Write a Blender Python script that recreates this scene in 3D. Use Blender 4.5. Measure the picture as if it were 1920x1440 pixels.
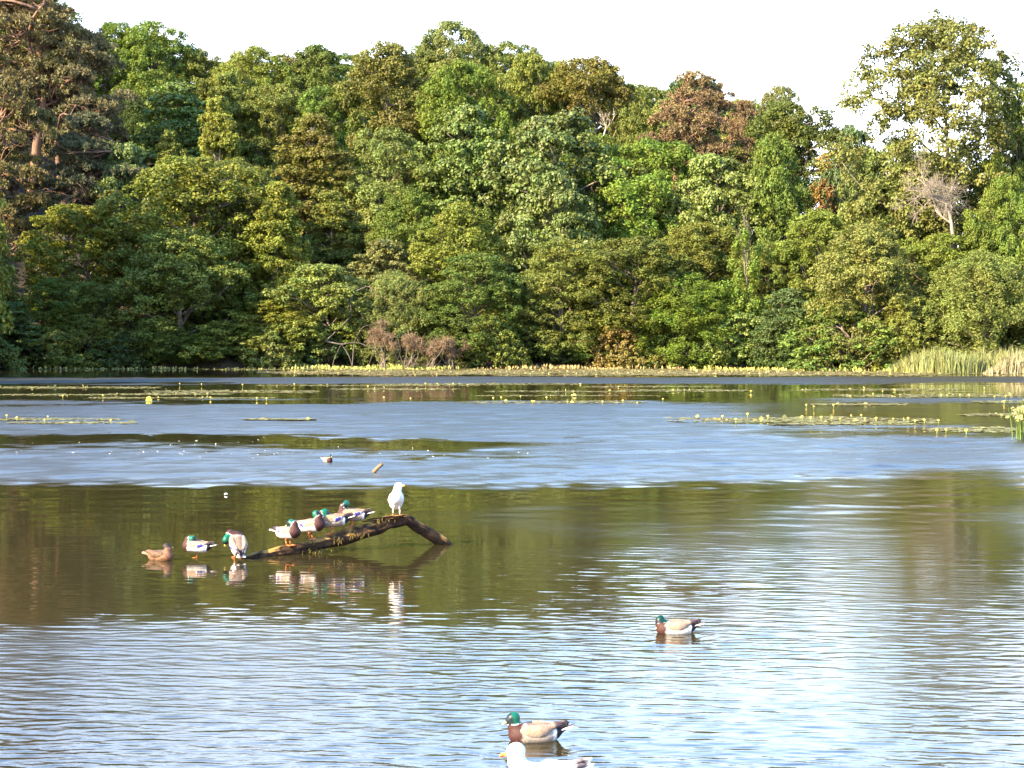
import bpy, math, random
import numpy as np
from mathutils import Vector, Matrix

# ------------------------------------------------------------------ scene, camera, sky, sun, exposure
for o in list(bpy.data.objects):
    bpy.data.objects.remove(o)
scene = bpy.context.scene
col = scene.collection
F, CX, HY, CH = 3200.0, 960.0, 630.0, 2.96      # focal length and horizon of the photograph (px), eye height (m)

cam_d = bpy.data.cameras.new('camera')
cam = bpy.data.objects.new('camera', cam_d)
col.objects.link(cam)
cam_d.sensor_width = 36.0
cam_d.lens = 36.0 * F / 1920.0
cam_d.shift_y = (HY - 720.0) / 1920.0
cam_d.clip_start, cam_d.clip_end = 0.2, 4000.0
cam.location = (0, 0, CH)
cam.rotation_euler = (math.radians(90), 0, 0)
scene.camera = cam
scene.render.resolution_x, scene.render.resolution_y = 1024, 768

SUN_EL = math.radians(30)
SUN_AZ = math.radians(-126)      # clockwise from +Y seen from above: behind the camera and to the left
sdir = Vector((math.sin(SUN_AZ) * math.cos(SUN_EL), math.cos(SUN_AZ) * math.cos(SUN_EL), math.sin(SUN_EL)))
world = bpy.data.worlds.new('World')
scene.world = world
world.use_nodes = True
wn = world.node_tree
bg = wn.nodes['Background']
sky = wn.nodes.new('ShaderNodeTexSky')
sky.sky_type = 'NISHITA'
sky.sun_disc = False
sky.sun_elevation = SUN_EL
sky.sun_rotation = SUN_AZ
sky.altitude = 50
sky.air_density, sky.dust_density, sky.ozone_density = 1.4, 0.8, 2.4
# thin bright summer haze low in the sky all the way round, thinning out upwards into blue
wtc = wn.nodes.new('ShaderNodeTexCoord')
wsep = wn.nodes.new('ShaderNodeSeparateXYZ')
wn.links.new(wtc.outputs['Generated'], wsep.inputs[0])
wns = wn.nodes.new('ShaderNodeTexNoise')
wns.inputs['Scale'].default_value = 2.2; wns.inputs['Detail'].default_value = 5
wn.links.new(wtc.outputs['Generated'], wns.inputs['Vector'])
wad = wn.nodes.new('ShaderNodeMath'); wad.operation = 'MULTIPLY_ADD'; wad.inputs[1].default_value = -0.30
wn.links.new(wns.outputs['Fac'], wad.inputs[0]); wn.links.new(wsep.outputs['Z'], wad.inputs[2])
wmr = wn.nodes.new('ShaderNodeMapRange'); wmr.interpolation_type = 'SMOOTHSTEP'
wmr.inputs[1].default_value = -0.06; wmr.inputs[2].default_value = 0.25; wmr.inputs[3].default_value = 0.85; wmr.inputs[4].default_value = 0.0
wn.links.new(wad.outputs[0], wmr.inputs[0])
wmx = wn.nodes.new('ShaderNodeMixRGB')
wn.links.new(wmr.outputs[0], wmx.inputs[0]); whs = wn.nodes.new('ShaderNodeHueSaturation'); whs.inputs['Saturation'].default_value = 1.3; whs.inputs['Hue'].default_value = 0.508
wn.links.new(sky.outputs[0], whs.inputs['Color']); wn.links.new(whs.outputs[0], wmx.inputs[1])
wmx.inputs[2].default_value = (4.3, 4.25, 5.0, 1)
wn.links.new(wmx.outputs[0], bg.inputs[0])
bg.inputs[1].default_value = 0.15
sun_d = bpy.data.lights.new('sun', 'SUN')
sun_d.energy = 4.4
sun_d.angle = math.radians(0.53)
sun_d.color = (1.0, 0.80, 0.52)
sun = bpy.data.objects.new('sun', sun_d)
col.objects.link(sun)
sun.rotation_euler = sdir.to_track_quat('Z', 'Y').to_euler()
sun.location = sdir * 300
vs = scene.view_settings
vs.view_transform = 'Standard'
vs.look = 'None'
vs.gamma = 1.0
vs.use_curve_mapping = False
vs.exposure = 2.8
scene.render.engine = 'CYCLES'
cy = scene.cycles
cy.max_bounces, cy.diffuse_bounces, cy.glossy_bounces, cy.transmission_bounces, cy.transparent_max_bounces = 4, 2, 3, 2, 4

# ------------------------------------------------------------------ helpers
def at(px, py, d):
    return np.array([(px - CX) / F * d, d, CH - (py - HY) / F * d])

def water_d(py):
    return CH * F / (py - HY)

def make_mesh(name, V, quads=None, tris=None, smooth=True, attrs=None, cols=None):
    V = np.asarray(V, dtype=np.float32)
    me = bpy.data.meshes.new(name)
    quads = np.zeros((0, 4), np.int32) if quads is None or len(quads) == 0 else np.asarray(quads, np.int32)
    tris = np.zeros((0, 3), np.int32) if tris is None or len(tris) == 0 else np.asarray(tris, np.int32)
    nq, nt = len(quads), len(tris)
    me.vertices.add(len(V))
    me.vertices.foreach_set('co', V.ravel())
    me.loops.add(nq * 4 + nt * 3)
    me.loops.foreach_set('vertex_index', np.concatenate([quads.ravel(), tris.ravel()]).astype(np.int32))
    me.polygons.add(nq + nt)
    starts = np.concatenate([np.arange(nq) * 4, nq * 4 + np.arange(nt) * 3]).astype(np.int32)
    me.polygons.foreach_set('loop_start', starts)
    me.polygons.foreach_set('use_smooth', np.full(nq + nt, smooth, dtype=bool))
    me.update(calc_edges=True)
    for k, a in (attrs or {}).items():
        at_ = me.attributes.new(k, 'FLOAT', 'POINT')
        at_.data.foreach_set('value', np.asarray(a, np.float32))
    if cols is not None:
        at_ = me.attributes.new('Col', 'FLOAT_COLOR', 'POINT')
        c4 = np.ones((len(V), 4), np.float32)
        c4[:, :3] = cols
        at_.data.foreach_set('color', c4.ravel())
    me.validate()
    return me

class MB:
    def __init__(s):
        s.v, s.q, s.t, s.a, s.c, s.n = [], [], [], [], [], 0
    def add(s, V, q=None, t=None, a=0.5, c=(1, 1, 1)):
        V = np.asarray(V, float)
        s.v.append(V)
        if q is not None and len(q): s.q.append(np.asarray(q) + s.n)
        if t is not None and len(t): s.t.append(np.asarray(t) + s.n)
        s.a.append(np.broadcast_to(np.asarray(a, float), (len(V),)))
        s.c.append(np.broadcast_to(np.asarray(c, float), (len(V), 3)))
        s.n += len(V)
    def mesh(s, name, smooth=True, color=False):
        return make_mesh(name, np.concatenate(s.v), np.concatenate(s.q) if s.q else None,
                         np.concatenate(s.t) if s.t else None, smooth,
                         {'tint': np.concatenate(s.a)}, np.concatenate(s.c) if color else None)

def tube(P, R, n=6, cap=True):
    P = np.asarray(P, float); R = np.asarray(R, float)
    m = len(P)
    T = np.gradient(P, axis=0)
    T /= np.linalg.norm(T, axis=1)[:, None] + 1e-9
    ref = np.array([0, 0, 1.0]) if abs(T[:, 2]).mean() < 0.8 else np.array([1.0, 0, 0])
    A = np.cross(T, ref); A /= np.linalg.norm(A, axis=1)[:, None] + 1e-9
    B = np.cross(T, A)
    th = np.linspace(0, 2 * math.pi, n, endpoint=False)
    V = (P[:, None, :] + R[:, None, None] * (np.cos(th)[None, :, None] * A[:, None, :] + np.sin(th)[None, :, None] * B[:, None, :])).reshape(-1, 3)
    i = np.arange(m - 1)[:, None] * n
    j = np.arange(n)[None, :]
    j2 = (j + 1) % n
    Q = np.stack([i + j, i + j2, i + n + j2, i + n + j], -1).reshape(-1, 4)
    Tt = None
    if cap:
        V = np.concatenate([V, P[:1], P[-1:]])
        a, b = m * n, m * n + 1
        k = np.arange(n); k2 = (k + 1) % n
        Tt = np.concatenate([np.stack([np.full(n, a), k2, k], -1), np.stack([np.full(n, b), (m - 1) * n + k, (m - 1) * n + k2], -1)])
    return V, Q, Tt

def obj(name, me, mat, parent=None, loc=None):
    o = bpy.data.objects.new(name, me)
    col.objects.link(o)
    if mat is not None and len(me.materials) == 0:
        me.materials.append(mat)
    if parent is not None: o.parent = parent
    if loc is not None: o.location = loc
    return o

def thing(name, label, cat, loc=(0, 0, 0), rz=0.0, group=None):
    o = bpy.data.objects.new(name, None)
    col.objects.link(o)
    o.empty_display_size = 0.2
    o.location = loc
    o.rotation_euler = (0, 0, rz)
    tag(o, label, cat, group)
    return o

def tag(o, label=None, cat=None, group=None, kind=None):
    if label: o['label'] = label
    if cat: o['category'] = cat
    if group: o['group'] = group
    if kind: o['kind'] = kind
    return o

def vnoise(x, y, seed=0):
    """smooth value noise, vectorised"""
    xi, yi = np.floor(x), np.floor(y)
    fx, fy = x - xi, y - yi
    fx = fx * fx * (3 - 2 * fx); fy = fy * fy * (3 - 2 * fy)
    def h(a, b):
        s = np.sin(a * 127.1 + b * 311.7 + seed * 74.7) * 43758.5453
        return s - np.floor(s)
    return (h(xi, yi) * (1 - fx) + h(xi + 1, yi) * fx) * (1 - fy) + (h(xi, yi + 1) * (1 - fx) + h(xi + 1, yi + 1) * fx) * fy

def sstep(a, b, x):
    t = np.clip((x - a) / (b - a), 0, 1)
    return t * t * (3 - 2 * t)

# ------------------------------------------------------------------ materials
def new_mat(name):
    m = bpy.data.materials.new(name)
    m.use_nodes = True
    nt = m.node_tree
    return m, nt, nt.nodes, nt.links, nt.nodes['Principled BSDF']

def mat_leaf(name, transl=0.28, gloss=0.6, spec=0.16):
    m, nt, N, L, P = new_mat(name)
    oi = N.new('ShaderNodeObjectInfo')
    ta = N.new('ShaderNodeAttribute'); ta.attribute_name = 'tint'
    rp = N.new('ShaderNodeMapRange'); rp.inputs[3].default_value = 0.62; rp.inputs[4].default_value = 1.38
    L.new(ta.outputs['Fac'], rp.inputs[0])
    mul = N.new('ShaderNodeVectorMath'); mul.operation = 'SCALE'
    L.new(oi.outputs['Color'], mul.inputs[0]); L.new(rp.outputs[0], mul.inputs['Scale'])
    tc = N.new('ShaderNodeTexCoord')
    nz = N.new('ShaderNodeTexNoise'); nz.inputs['Scale'].default_value = 0.35; nz.inputs['Detail'].default_value = 2
    L.new(tc.outputs['Object'], nz.inputs['Vector'])
    hs = N.new('ShaderNodeHueSaturation')
    hr = N.new('ShaderNodeMapRange'); hr.inputs[1].default_value = 0.3; hr.inputs[2].default_value = 0.7
    hr.inputs[3].default_value = 0.475; hr.inputs[4].default_value = 0.52
    L.new(nz.outputs['Fac'], hr.inputs[0]); L.new(hr.outputs[0], hs.inputs['Hue'])
    L.new(mul.outputs[0], hs.inputs['Color'])
    L.new(hs.outputs[0], P.inputs['Base Color'])
    P.inputs['Roughness'].default_value = gloss
    P.inputs['Specular IOR Level'].default_value = spec
    tr = N.new('ShaderNodeBsdfTranslucent')
    tcol = N.new('ShaderNodeMixRGB'); tcol.blend_type = 'MULTIPLY'; tcol.inputs[0].default_value = 1.0
    tcol.inputs[2].default_value = (1.25, 1.25, 0.5, 1)
    L.new(hs.outputs[0], tcol.inputs[1]); L.new(tcol.outputs[0], tr.inputs['Color'])
    mx = N.new('ShaderNodeMixShader'); mx.inputs[0].default_value = transl
    L.new(P.outputs[0], mx.inputs[1]); L.new(tr.outputs[0], mx.inputs[2])
    L.new(mx.outputs[0], N['Material Output'].inputs['Surface'])
    return m

def mat_bark(name, c1, c2, scale=3.0, rough=0.9):
    m, nt, N, L, P = new_mat(name)
    tc = N.new('ShaderNodeTexCoord')
    mp = N.new('ShaderNodeMapping'); mp.inputs['Scale'].default_value = (1, 1, 0.35)
    nz = N.new('ShaderNodeTexNoise'); nz.inputs['Scale'].default_value = scale; nz.inputs['Detail'].default_value = 6
    cr = N.new('ShaderNodeValToRGB')
    cr.color_ramp.elements[0].color = (*c1, 1); cr.color_ramp.elements[0].position = 0.35
    cr.color_ramp.elements[1].color = (*c2, 1); cr.color_ramp.elements[1].position = 0.65
    L.new(tc.outputs['Object'], mp.inputs[0]); L.new(mp.outputs[0], nz.inputs['Vector'])
    L.new(nz.outputs['Fac'], cr.inputs[0]); L.new(cr.outputs[0], P.inputs['Base Color'])
    P.inputs['Roughness'].default_value = rough
    bp = N.new('ShaderNodeBump'); bp.inputs['Strength'].default_value = 0.6; bp.inputs['Distance'].default_value = 0.05
    L.new(nz.outputs['Fac'], bp.inputs['Height']); L.new(bp.outputs[0], P.inputs['Normal'])
    return m

def mat_col(name, rough=0.55, spec=0.3, bump=0.0, bscale=120):
    m, nt, N, L, P = new_mat(name)
    a = N.new('ShaderNodeAttribute'); a.attribute_name = 'Col'
    nz = N.new('ShaderNodeTexNoise'); nz.inputs['Scale'].default_value = bscale; nz.inputs['Detail'].default_value = 3
    tc = N.new('ShaderNodeTexCoord')
    L.new(tc.outputs['Object'], nz.inputs['Vector'])
    mr = N.new('ShaderNodeMapRange'); mr.inputs[1].default_value = 0.3; mr.inputs[2].default_value = 0.7
    mr.inputs[3].default_value = 0.68; mr.inputs[4].default_value = 1.2
    L.new(nz.outputs['Fac'], mr.inputs[0])
    mul = N.new('ShaderNodeVectorMath'); mul.operation = 'SCALE'
    L.new(a.outputs['Color'], mul.inputs[0]); L.new(mr.outputs[0], mul.inputs['Scale'])
    L.new(mul.outputs[0], P.inputs['Base Color'])
    P.inputs['Roughness'].default_value = rough
    P.inputs['Specular IOR Level'].default_value = spec
    if bump:
        bp = N.new('ShaderNodeBump'); bp.inputs['Strength'].default_value = bump; bp.inputs['Distance'].default_value = 0.004
        L.new(nz.outputs['Fac'], bp.inputs['Height']); L.new(bp.outputs[0], P.inputs['Normal'])
    return m

def mat_plain(name, c, rough=0.6, spec=0.3, var=0.25, scale=6.0):
    m, nt, N, L, P = new_mat(name)
    tc = N.new('ShaderNodeTexCoord')
    nz = N.new('ShaderNodeTexNoise'); nz.inputs['Scale'].default_value = scale; nz.inputs['Detail'].default_value = 4
    L.new(tc.outputs['Object'], nz.inputs['Vector'])
    mr = N.new('ShaderNodeMapRange'); mr.inputs[1].default_value = 0.3; mr.inputs[2].default_value = 0.7
    mr.inputs[3].default_value = 1 - var; mr.inputs[4].default_value = 1 + var
    L.new(nz.outputs['Fac'], mr.inputs[0])
    mul = N.new('ShaderNodeVectorMath'); mul.operation = 'SCALE'
    mul.inputs[0].default_value = c
    L.new(mr.outputs[0], mul.inputs['Scale']); L.new(mul.outputs[0], P.inputs['Base Color'])
    P.inputs['Roughness'].default_value = rough
    P.inputs['Specular IOR Level'].default_value = spec
    return m

M_leaf = mat_leaf('broad_leaves')
M_leaf_gl = mat_leaf('glossy_leaves', 0.22, 0.5, 0.26)
M_needle = mat_leaf('pine_needles', 0.1, 0.6, 0.2)
M_bark = mat_bark('grey_bark', (0.04, 0.03, 0.022), (0.17, 0.135, 0.10))
M_pinebark = mat_bark('orange_pine_bark', (0.05, 0.030, 0.020), (0.18, 0.095, 0.054))
M_dead = mat_bark('bleached_dead_wood', (0.22, 0.17, 0.12), (0.42, 0.36, 0.28))
M_deadtwig = mat_bark('brown_dead_twigs', (0.06, 0.038, 0.020), (0.18, 0.118, 0.062))
M_shadewood = mat_bark('shade_darkened_wood', (0.035, 0.028, 0.022), (0.10, 0.085, 0.068))  # grey dead wood with the shore's shade darkened into its colour
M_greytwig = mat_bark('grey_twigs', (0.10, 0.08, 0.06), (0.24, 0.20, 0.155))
M_soil = mat_bark('woodland_soil', (0.018, 0.014, 0.008), (0.05, 0.038, 0.02), 0.6)

def mat_water():
    m, nt, N, L, P = new_mat('lake_water')
    P.inputs['Base Color'].default_value = (0.020, 0.016, 0.006, 1)
    P.inputs['IOR'].default_value = 1.333
    ra = N.new('ShaderNodeAttribute'); ra.attribute_name = 'rough'
    ru = N.new('ShaderNodeAttribute'); ru.attribute_name = 'fine'
    L.new(ra.outputs['Fac'], P.inputs['Roughness'])
    tc = N.new('ShaderNodeTexCoord')
    mp = N.new('ShaderNodeMapping'); mp.inputs['Scale'].default_value = (4.5, 14.0, 1); mp.inputs['Rotation'].default_value = (0, 0, -0.12)
    nz = N.new('ShaderNodeTexNoise'); nz.inputs['Scale'].default_value = 1.0; nz.inputs['Detail'].default_value = 3
    L.new(tc.outputs['Object'], mp.inputs[0]); L.new(mp.outputs[0], nz.inputs['Vector'])
    bp = N.new('ShaderNodeBump'); bp.inputs['Distance'].default_value = 0.008
    L.new(ru.outputs['Fac'], bp.inputs['Strength'])
    L.new(nz.outputs['Fac'], bp.inputs['Height']); L.new(bp.outputs[0], P.inputs['Normal'])
    return m
M_water = mat_water()

# ------------------------------------------------------------------ terrain
def shore(X):
    px = X / 155.0 * F + CX
    return np.interp(px, [-1500, -700, -300, 0, 700, 1250, 1500, 1700, 1920, 2600], [40, 90, 128, 156, 157, 158, 150, 143, 138, 130]) + 1.2 * np.sin(X * 0.31) + 0.8 * np.sin(X * 0.83 + 1)

def ground_z(X, Y):  # far slope, shelf under the water, near bank
    X = np.asarray(X, float); Y = np.asarray(Y, float)
    s = Y - shore(X)
    amp = np.interp(X, [-90, -45, -10, 15, 35, 55, 90], [33, 31, 28, 24, 15, 8, 6])
    hill = amp * sstep(-4, 95, s) * 1.0
    bank = np.clip(s * 0.25, -1.2, 0.7)
    z = np.where(s > -6, np.maximum(bank, -1.2) + hill * (s > 0), -1.2)
    z = z - 0.12 * np.clip(s - 100, 0, 400)
    z = z + (s > 2) * (vnoise(X * 0.15, Y * 0.15, 3) - 0.5) * 1.2
    nb = sstep(6.5, 2.0, Y)                      # the near bank the camera stands on
    return z + nb * 2.4

def build_ground():
    xs = np.concatenate([np.linspace(-700, -120, 20), np.linspace(-112, 112, 113), np.linspace(120, 700, 20)])
    ys = np.concatenate([np.linspace(-300, -10, 10), np.linspace(-6, 10, 12), np.linspace(20, 125, 12), np.linspace(128, 270, 95), np.linspace(285, 900, 20)])
    X, Y = np.meshgrid(xs, ys)
    Z = ground_z(X, Y)
    Z = np.maximum(Z, -3)
    ny, nx = X.shape
    i = np.arange(ny - 1)[:, None] * nx + np.arange(nx - 1)[None, :]
    Q = np.stack([i, i + 1, i + nx + 1, i + nx], -1).reshape(-1, 4)
    o = obj('ground', make_mesh('ground', np.stack([X, Y, Z], -1).reshape(-1, 3), Q), M_soil)
    tag(o, 'dark woodland soil rising steeply from the far shore', kind='structure')
build_ground()

# ------------------------------------------------------------------ water
RINGS = []      # filled below: (x, y, amplitude, radius)
def ring_at(px, py, amp, rad):
    p = at(px, py, water_d(py)); RINGS.append((p[0], p[1], amp, rad))
ring_at(1270, 1187, 0.0030, 0.55); ring_at(1000, 1388, 0.0022, 0.5); ring_at(1010, 1470, 0.002, 0.5)
ring_at(303, 1050, 0.0022, 0.4); ring_at(366, 1046, 0.0012, 0.25); ring_at(838, 1022, 0.001, 0.3); ring_at(614, 866, 0.004, 0.7)

def build_water():
    rng = np.random.default_rng(5)
    d = [-60.0, -30, -12, -4, 0, 3, 5, 6.5, 7.6, 8.4]
    y = 9.0
    while y < 168:
        d.append(y); y += (0.0016 if y < 24 else 0.0024) * y
    d = np.array(d)
    u = np.concatenate([[-40, -8, -3, -1.2, -0.75, -0.55], np.linspace(-0.42, 0.42, 211), [0.55, 0.75, 1.2, 3, 8, 40]])
    w = np.maximum(d, 9.0)
    w = np.where(d < 9, 9.0, w)
    X = u[None, :] * w[:, None]
    outer = np.abs(u)[None, :] > 0.8
    X = np.where(outer, np.sign(u)[None, :] * np.interp(np.abs(u), [0.8, 1.2, 3, 8, 40], [130, 150, 200, 300, 600])[None, :], X)
    Y = np.repeat(d[:, None], len(u), 1)
    dd = np.maximum(Y, 9.0)
    px = X / dd * F + CX
    py = HY + CH * F / dd
    # wind state of the surface, 0 = glassy, 1 = ruffled, laid out on the lake in metres via its mapped position
    n1 = vnoise(X * 0.09, Y * 0.25, 11); n2 = vnoise(X * 0.35, Y * 0.9, 12); n3 = vnoise(X * 0.03, Y * 0.06, 13)
    wob = (n1 - 0.5) * 40 * np.clip((py - 690) / 150, 0.12, 1) + (n2 - 0.5) * 12 * np.clip((py - 690) / 150, 0.1, 1)
    jag = vnoise(X * 1.3, Y * 2.2, 51) + 0.6 * vnoise(X * 3.1, Y * 4.0, 52) - 0.8
    q = py + wob + jag * 16 * np.clip((py - 700) / 130, 0.15, 1)
    def band(a, b, s):
        return sstep(a - s, a + s, q) * (1 - sstep(b - s, b + s, q))
    r = np.zeros_like(X)
    r = np.maximum(r, band(707, 719, 1.5))
    r = np.maximum(r, band(757, 817, 4) * (1 - 0.85 * sstep(1250, 1500, px + wob * 6) * (1 - sstep(800, 820, q))))
    r = np.maximum(r, 0.9 * band(745, 757, 3) * sstep(1450, 1650, px) * (n1 > 0.35))
    r = np.maximum(r, band(853, 899, 9))
    r = np.maximum(r, band(812, 858, 5) * sstep(850, 1150, px + wob * 8))
    mid = band(895, 1160, 14)
    rgt = sstep(880, 1420, px + wob * 9 + (q - 930) * 0.9)
    pat = sstep(0.30, 0.62, n1 * 0.6 + n2 * 0.25 + n3 * 0.3)
    r = np.maximum(r, mid * rgt * (0.15 + 0.42 * pat))
    near = sstep(1115, 1215, q + 40 * sstep(800, 1400, px))
    r = np.maximum(r, near * (0.46 + 0.5 * sstep(1100, 300, px)))
    dark_left = (1 - sstep(60, 260, px)) * sstep(960, 1000, py) * (1 - sstep(1120, 1190, py))
    r = r * (1 - 0.8 * dark_left)
    def win(a, b, c, d_):
        return sstep(a - 60, a + 60, px + wob * 3) * (1 - sstep(b - 60, b + 60, px + wob * 3)) * sstep(c - 18, c + 18, q) * (1 - sstep(d_ - 25, d_ + 25, q))
    r = r * (1 - 0.62 * win(1680, 1900, 870, 1110)) * (1 - 0.6 * win(1090, 1480, 915, 1010))
    calm = 0.24
    A = calm + (1 - calm) * r
    far_fade = np.exp(-np.clip(Y - 60, 0, 200) / 60.0)
    # summed wave trains; trains finer than the mesh are dropped with distance and handed to roughness
    H = np.zeros_like(X)
    lost = np.zeros_like(X)
    sp = np.where(dd < 24, 0.0016, 0.0024) * dd
    wx = X + 0.25 * (vnoise(X * 0.6, Y * 0.6, 21) - 0.5); wy = Y + 0.25 * (vnoise(X * 0.5, Y * 0.7, 22) - 0.5)
    nw = 64
    for i in range(nw):
        lam = 0.08 * (1.0 / 0.08) ** ((i + rng.random()) / nw)
        ang = math.radians(90 - 9 + rng.normal(0, 20))
        kx, ky = math.cos(ang) * 2 * math.pi / lam, math.sin(ang) * 2 * math.pi / lam
        slope = 0.022 if lam < 0.17 else (0.0105 if lam < 0.3 else 0.0045 if lam < 0.5 else 0.0025)
        keep = sstep(2.6, 5.0, lam / sp)
        H += keep * slope * lam / (2 * math.pi) * np.sin(kx * wx + ky * wy + rng.random() * 6.28)
        lost += (1 - keep) * slope * slope * 0.5
    H *= A * (0.55 + 0.9 * vnoise(X * 0.45, Y * 0.55, 31))
    fz = sstep(22, 36, Y) * (0.12 + r)
    for i in range(22):
        lam = 0.5 * 7.0 ** ((i + rng.random()) / 22)
        ang = math.radians(84 + rng.normal(0, 24))
        keep = sstep(2.6, 5.0, lam / sp)
        H += fz * keep * (0.026 if lam < 1.3 else 0.012) * lam / (2 * math.pi) * np.sin(math.cos(ang) * 6.283 / lam * wx + math.sin(ang) * 6.283 / lam * wy + rng.random() * 6.28)
    for (rx, ry, ra, rr) in RINGS:
        rad = np.hypot(X - rx, Y - ry)
        H += 1.6 * ra * np.sin(rad * 2 * math.pi / 0.16) * np.exp(-(rad / rr) ** 1.5) * sstep(0.1, 0.22, rad)
    H = np.where(np.abs(u)[None, :] > 0.5, H * 0, H) * (Y >= 9)
    streak = vnoise(X * 0.25, Y * 1.6, 41)
    alpha = 0.0006 + 0.75 * np.sqrt(lost) * A * np.clip(r + 0.04, 0, 1)
    farz = sstep(30, 42, Y)
    alpha = alpha + farz * r * 0.055 * (0.35 + 1.3 * streak) * (1 + np.clip(Y - 60, 0, 80) / 35)
    rough = np.clip(np.sqrt(alpha), 0.02, 0.62)
    fine = np.clip(0.05 + 0.45 * r, 0, 0.6) * (1 - 0.55 * sstep(12, 40, Y))
    ny, nx = X.shape
    i = np.arange(ny - 1)[:, None] * nx + np.arange(nx - 1)[None, :]
    Q = np.stack([i, i + 1, i + nx + 1, i + nx], -1).reshape(-1, 4)
    me = make_mesh('lake_water', np.stack([X, Y, H], -1).reshape(-1, 3), Q, attrs={'rough': rough.ravel(), 'fine': fine.ravel()})
    o = obj('lake_water', me, M_water)
    tag(o, 'dark brown lake water with wind ripples and calm patches', kind='structure')
build_water()

# ------------------------------------------------------------------ trees
def rand_dirs(n, rng):
    v = rng.normal(size=(n, 3))
    return v / np.linalg.norm(v, axis=1)[:, None]

def leaf_quads(C, Nrm, size, aspect, rng, droop=0.0):
    n = len(C)
    r = rand_dirs(n, rng)
    if droop: r = r + np.array([0, 0, -droop])
    T = r - (r * Nrm).sum(1)[:, None] * Nrm
    T /= np.linalg.norm(T, axis=1)[:, None] + 1e-9
    B = np.cross(Nrm, T)
    s = size[:, None] * 0.5
    k = 0.15 * s
    V = np.stack([C + T * s, C + B * s * aspect + Nrm * k, C - T * s, C - B * s * aspect + Nrm * k], 1).reshape(-1, 3)
    return V, np.arange(n * 4).reshape(-1, 4)

def limb(mb, a, b, r0, r1, rng, bend=0.12, seg=6, n=5):
    a = np.asarray(a, float); b = np.asarray(b, float)
    t = np.linspace(0, 1, seg)[:, None]
    L = np.linalg.norm(b - a)
    m1 = rng.normal(0, bend * L, 3); m2 = rng.normal(0, bend * L * 0.6, 3)
    P = a + (b - a) * t + np.sin(t * math.pi) * m1 + np.sin(t * 2 * math.pi) * m2 * 0.6
    mb.add(*tube(P, np.linspace(r0, r1, seg), n), a=rng.random())
    return P

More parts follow.
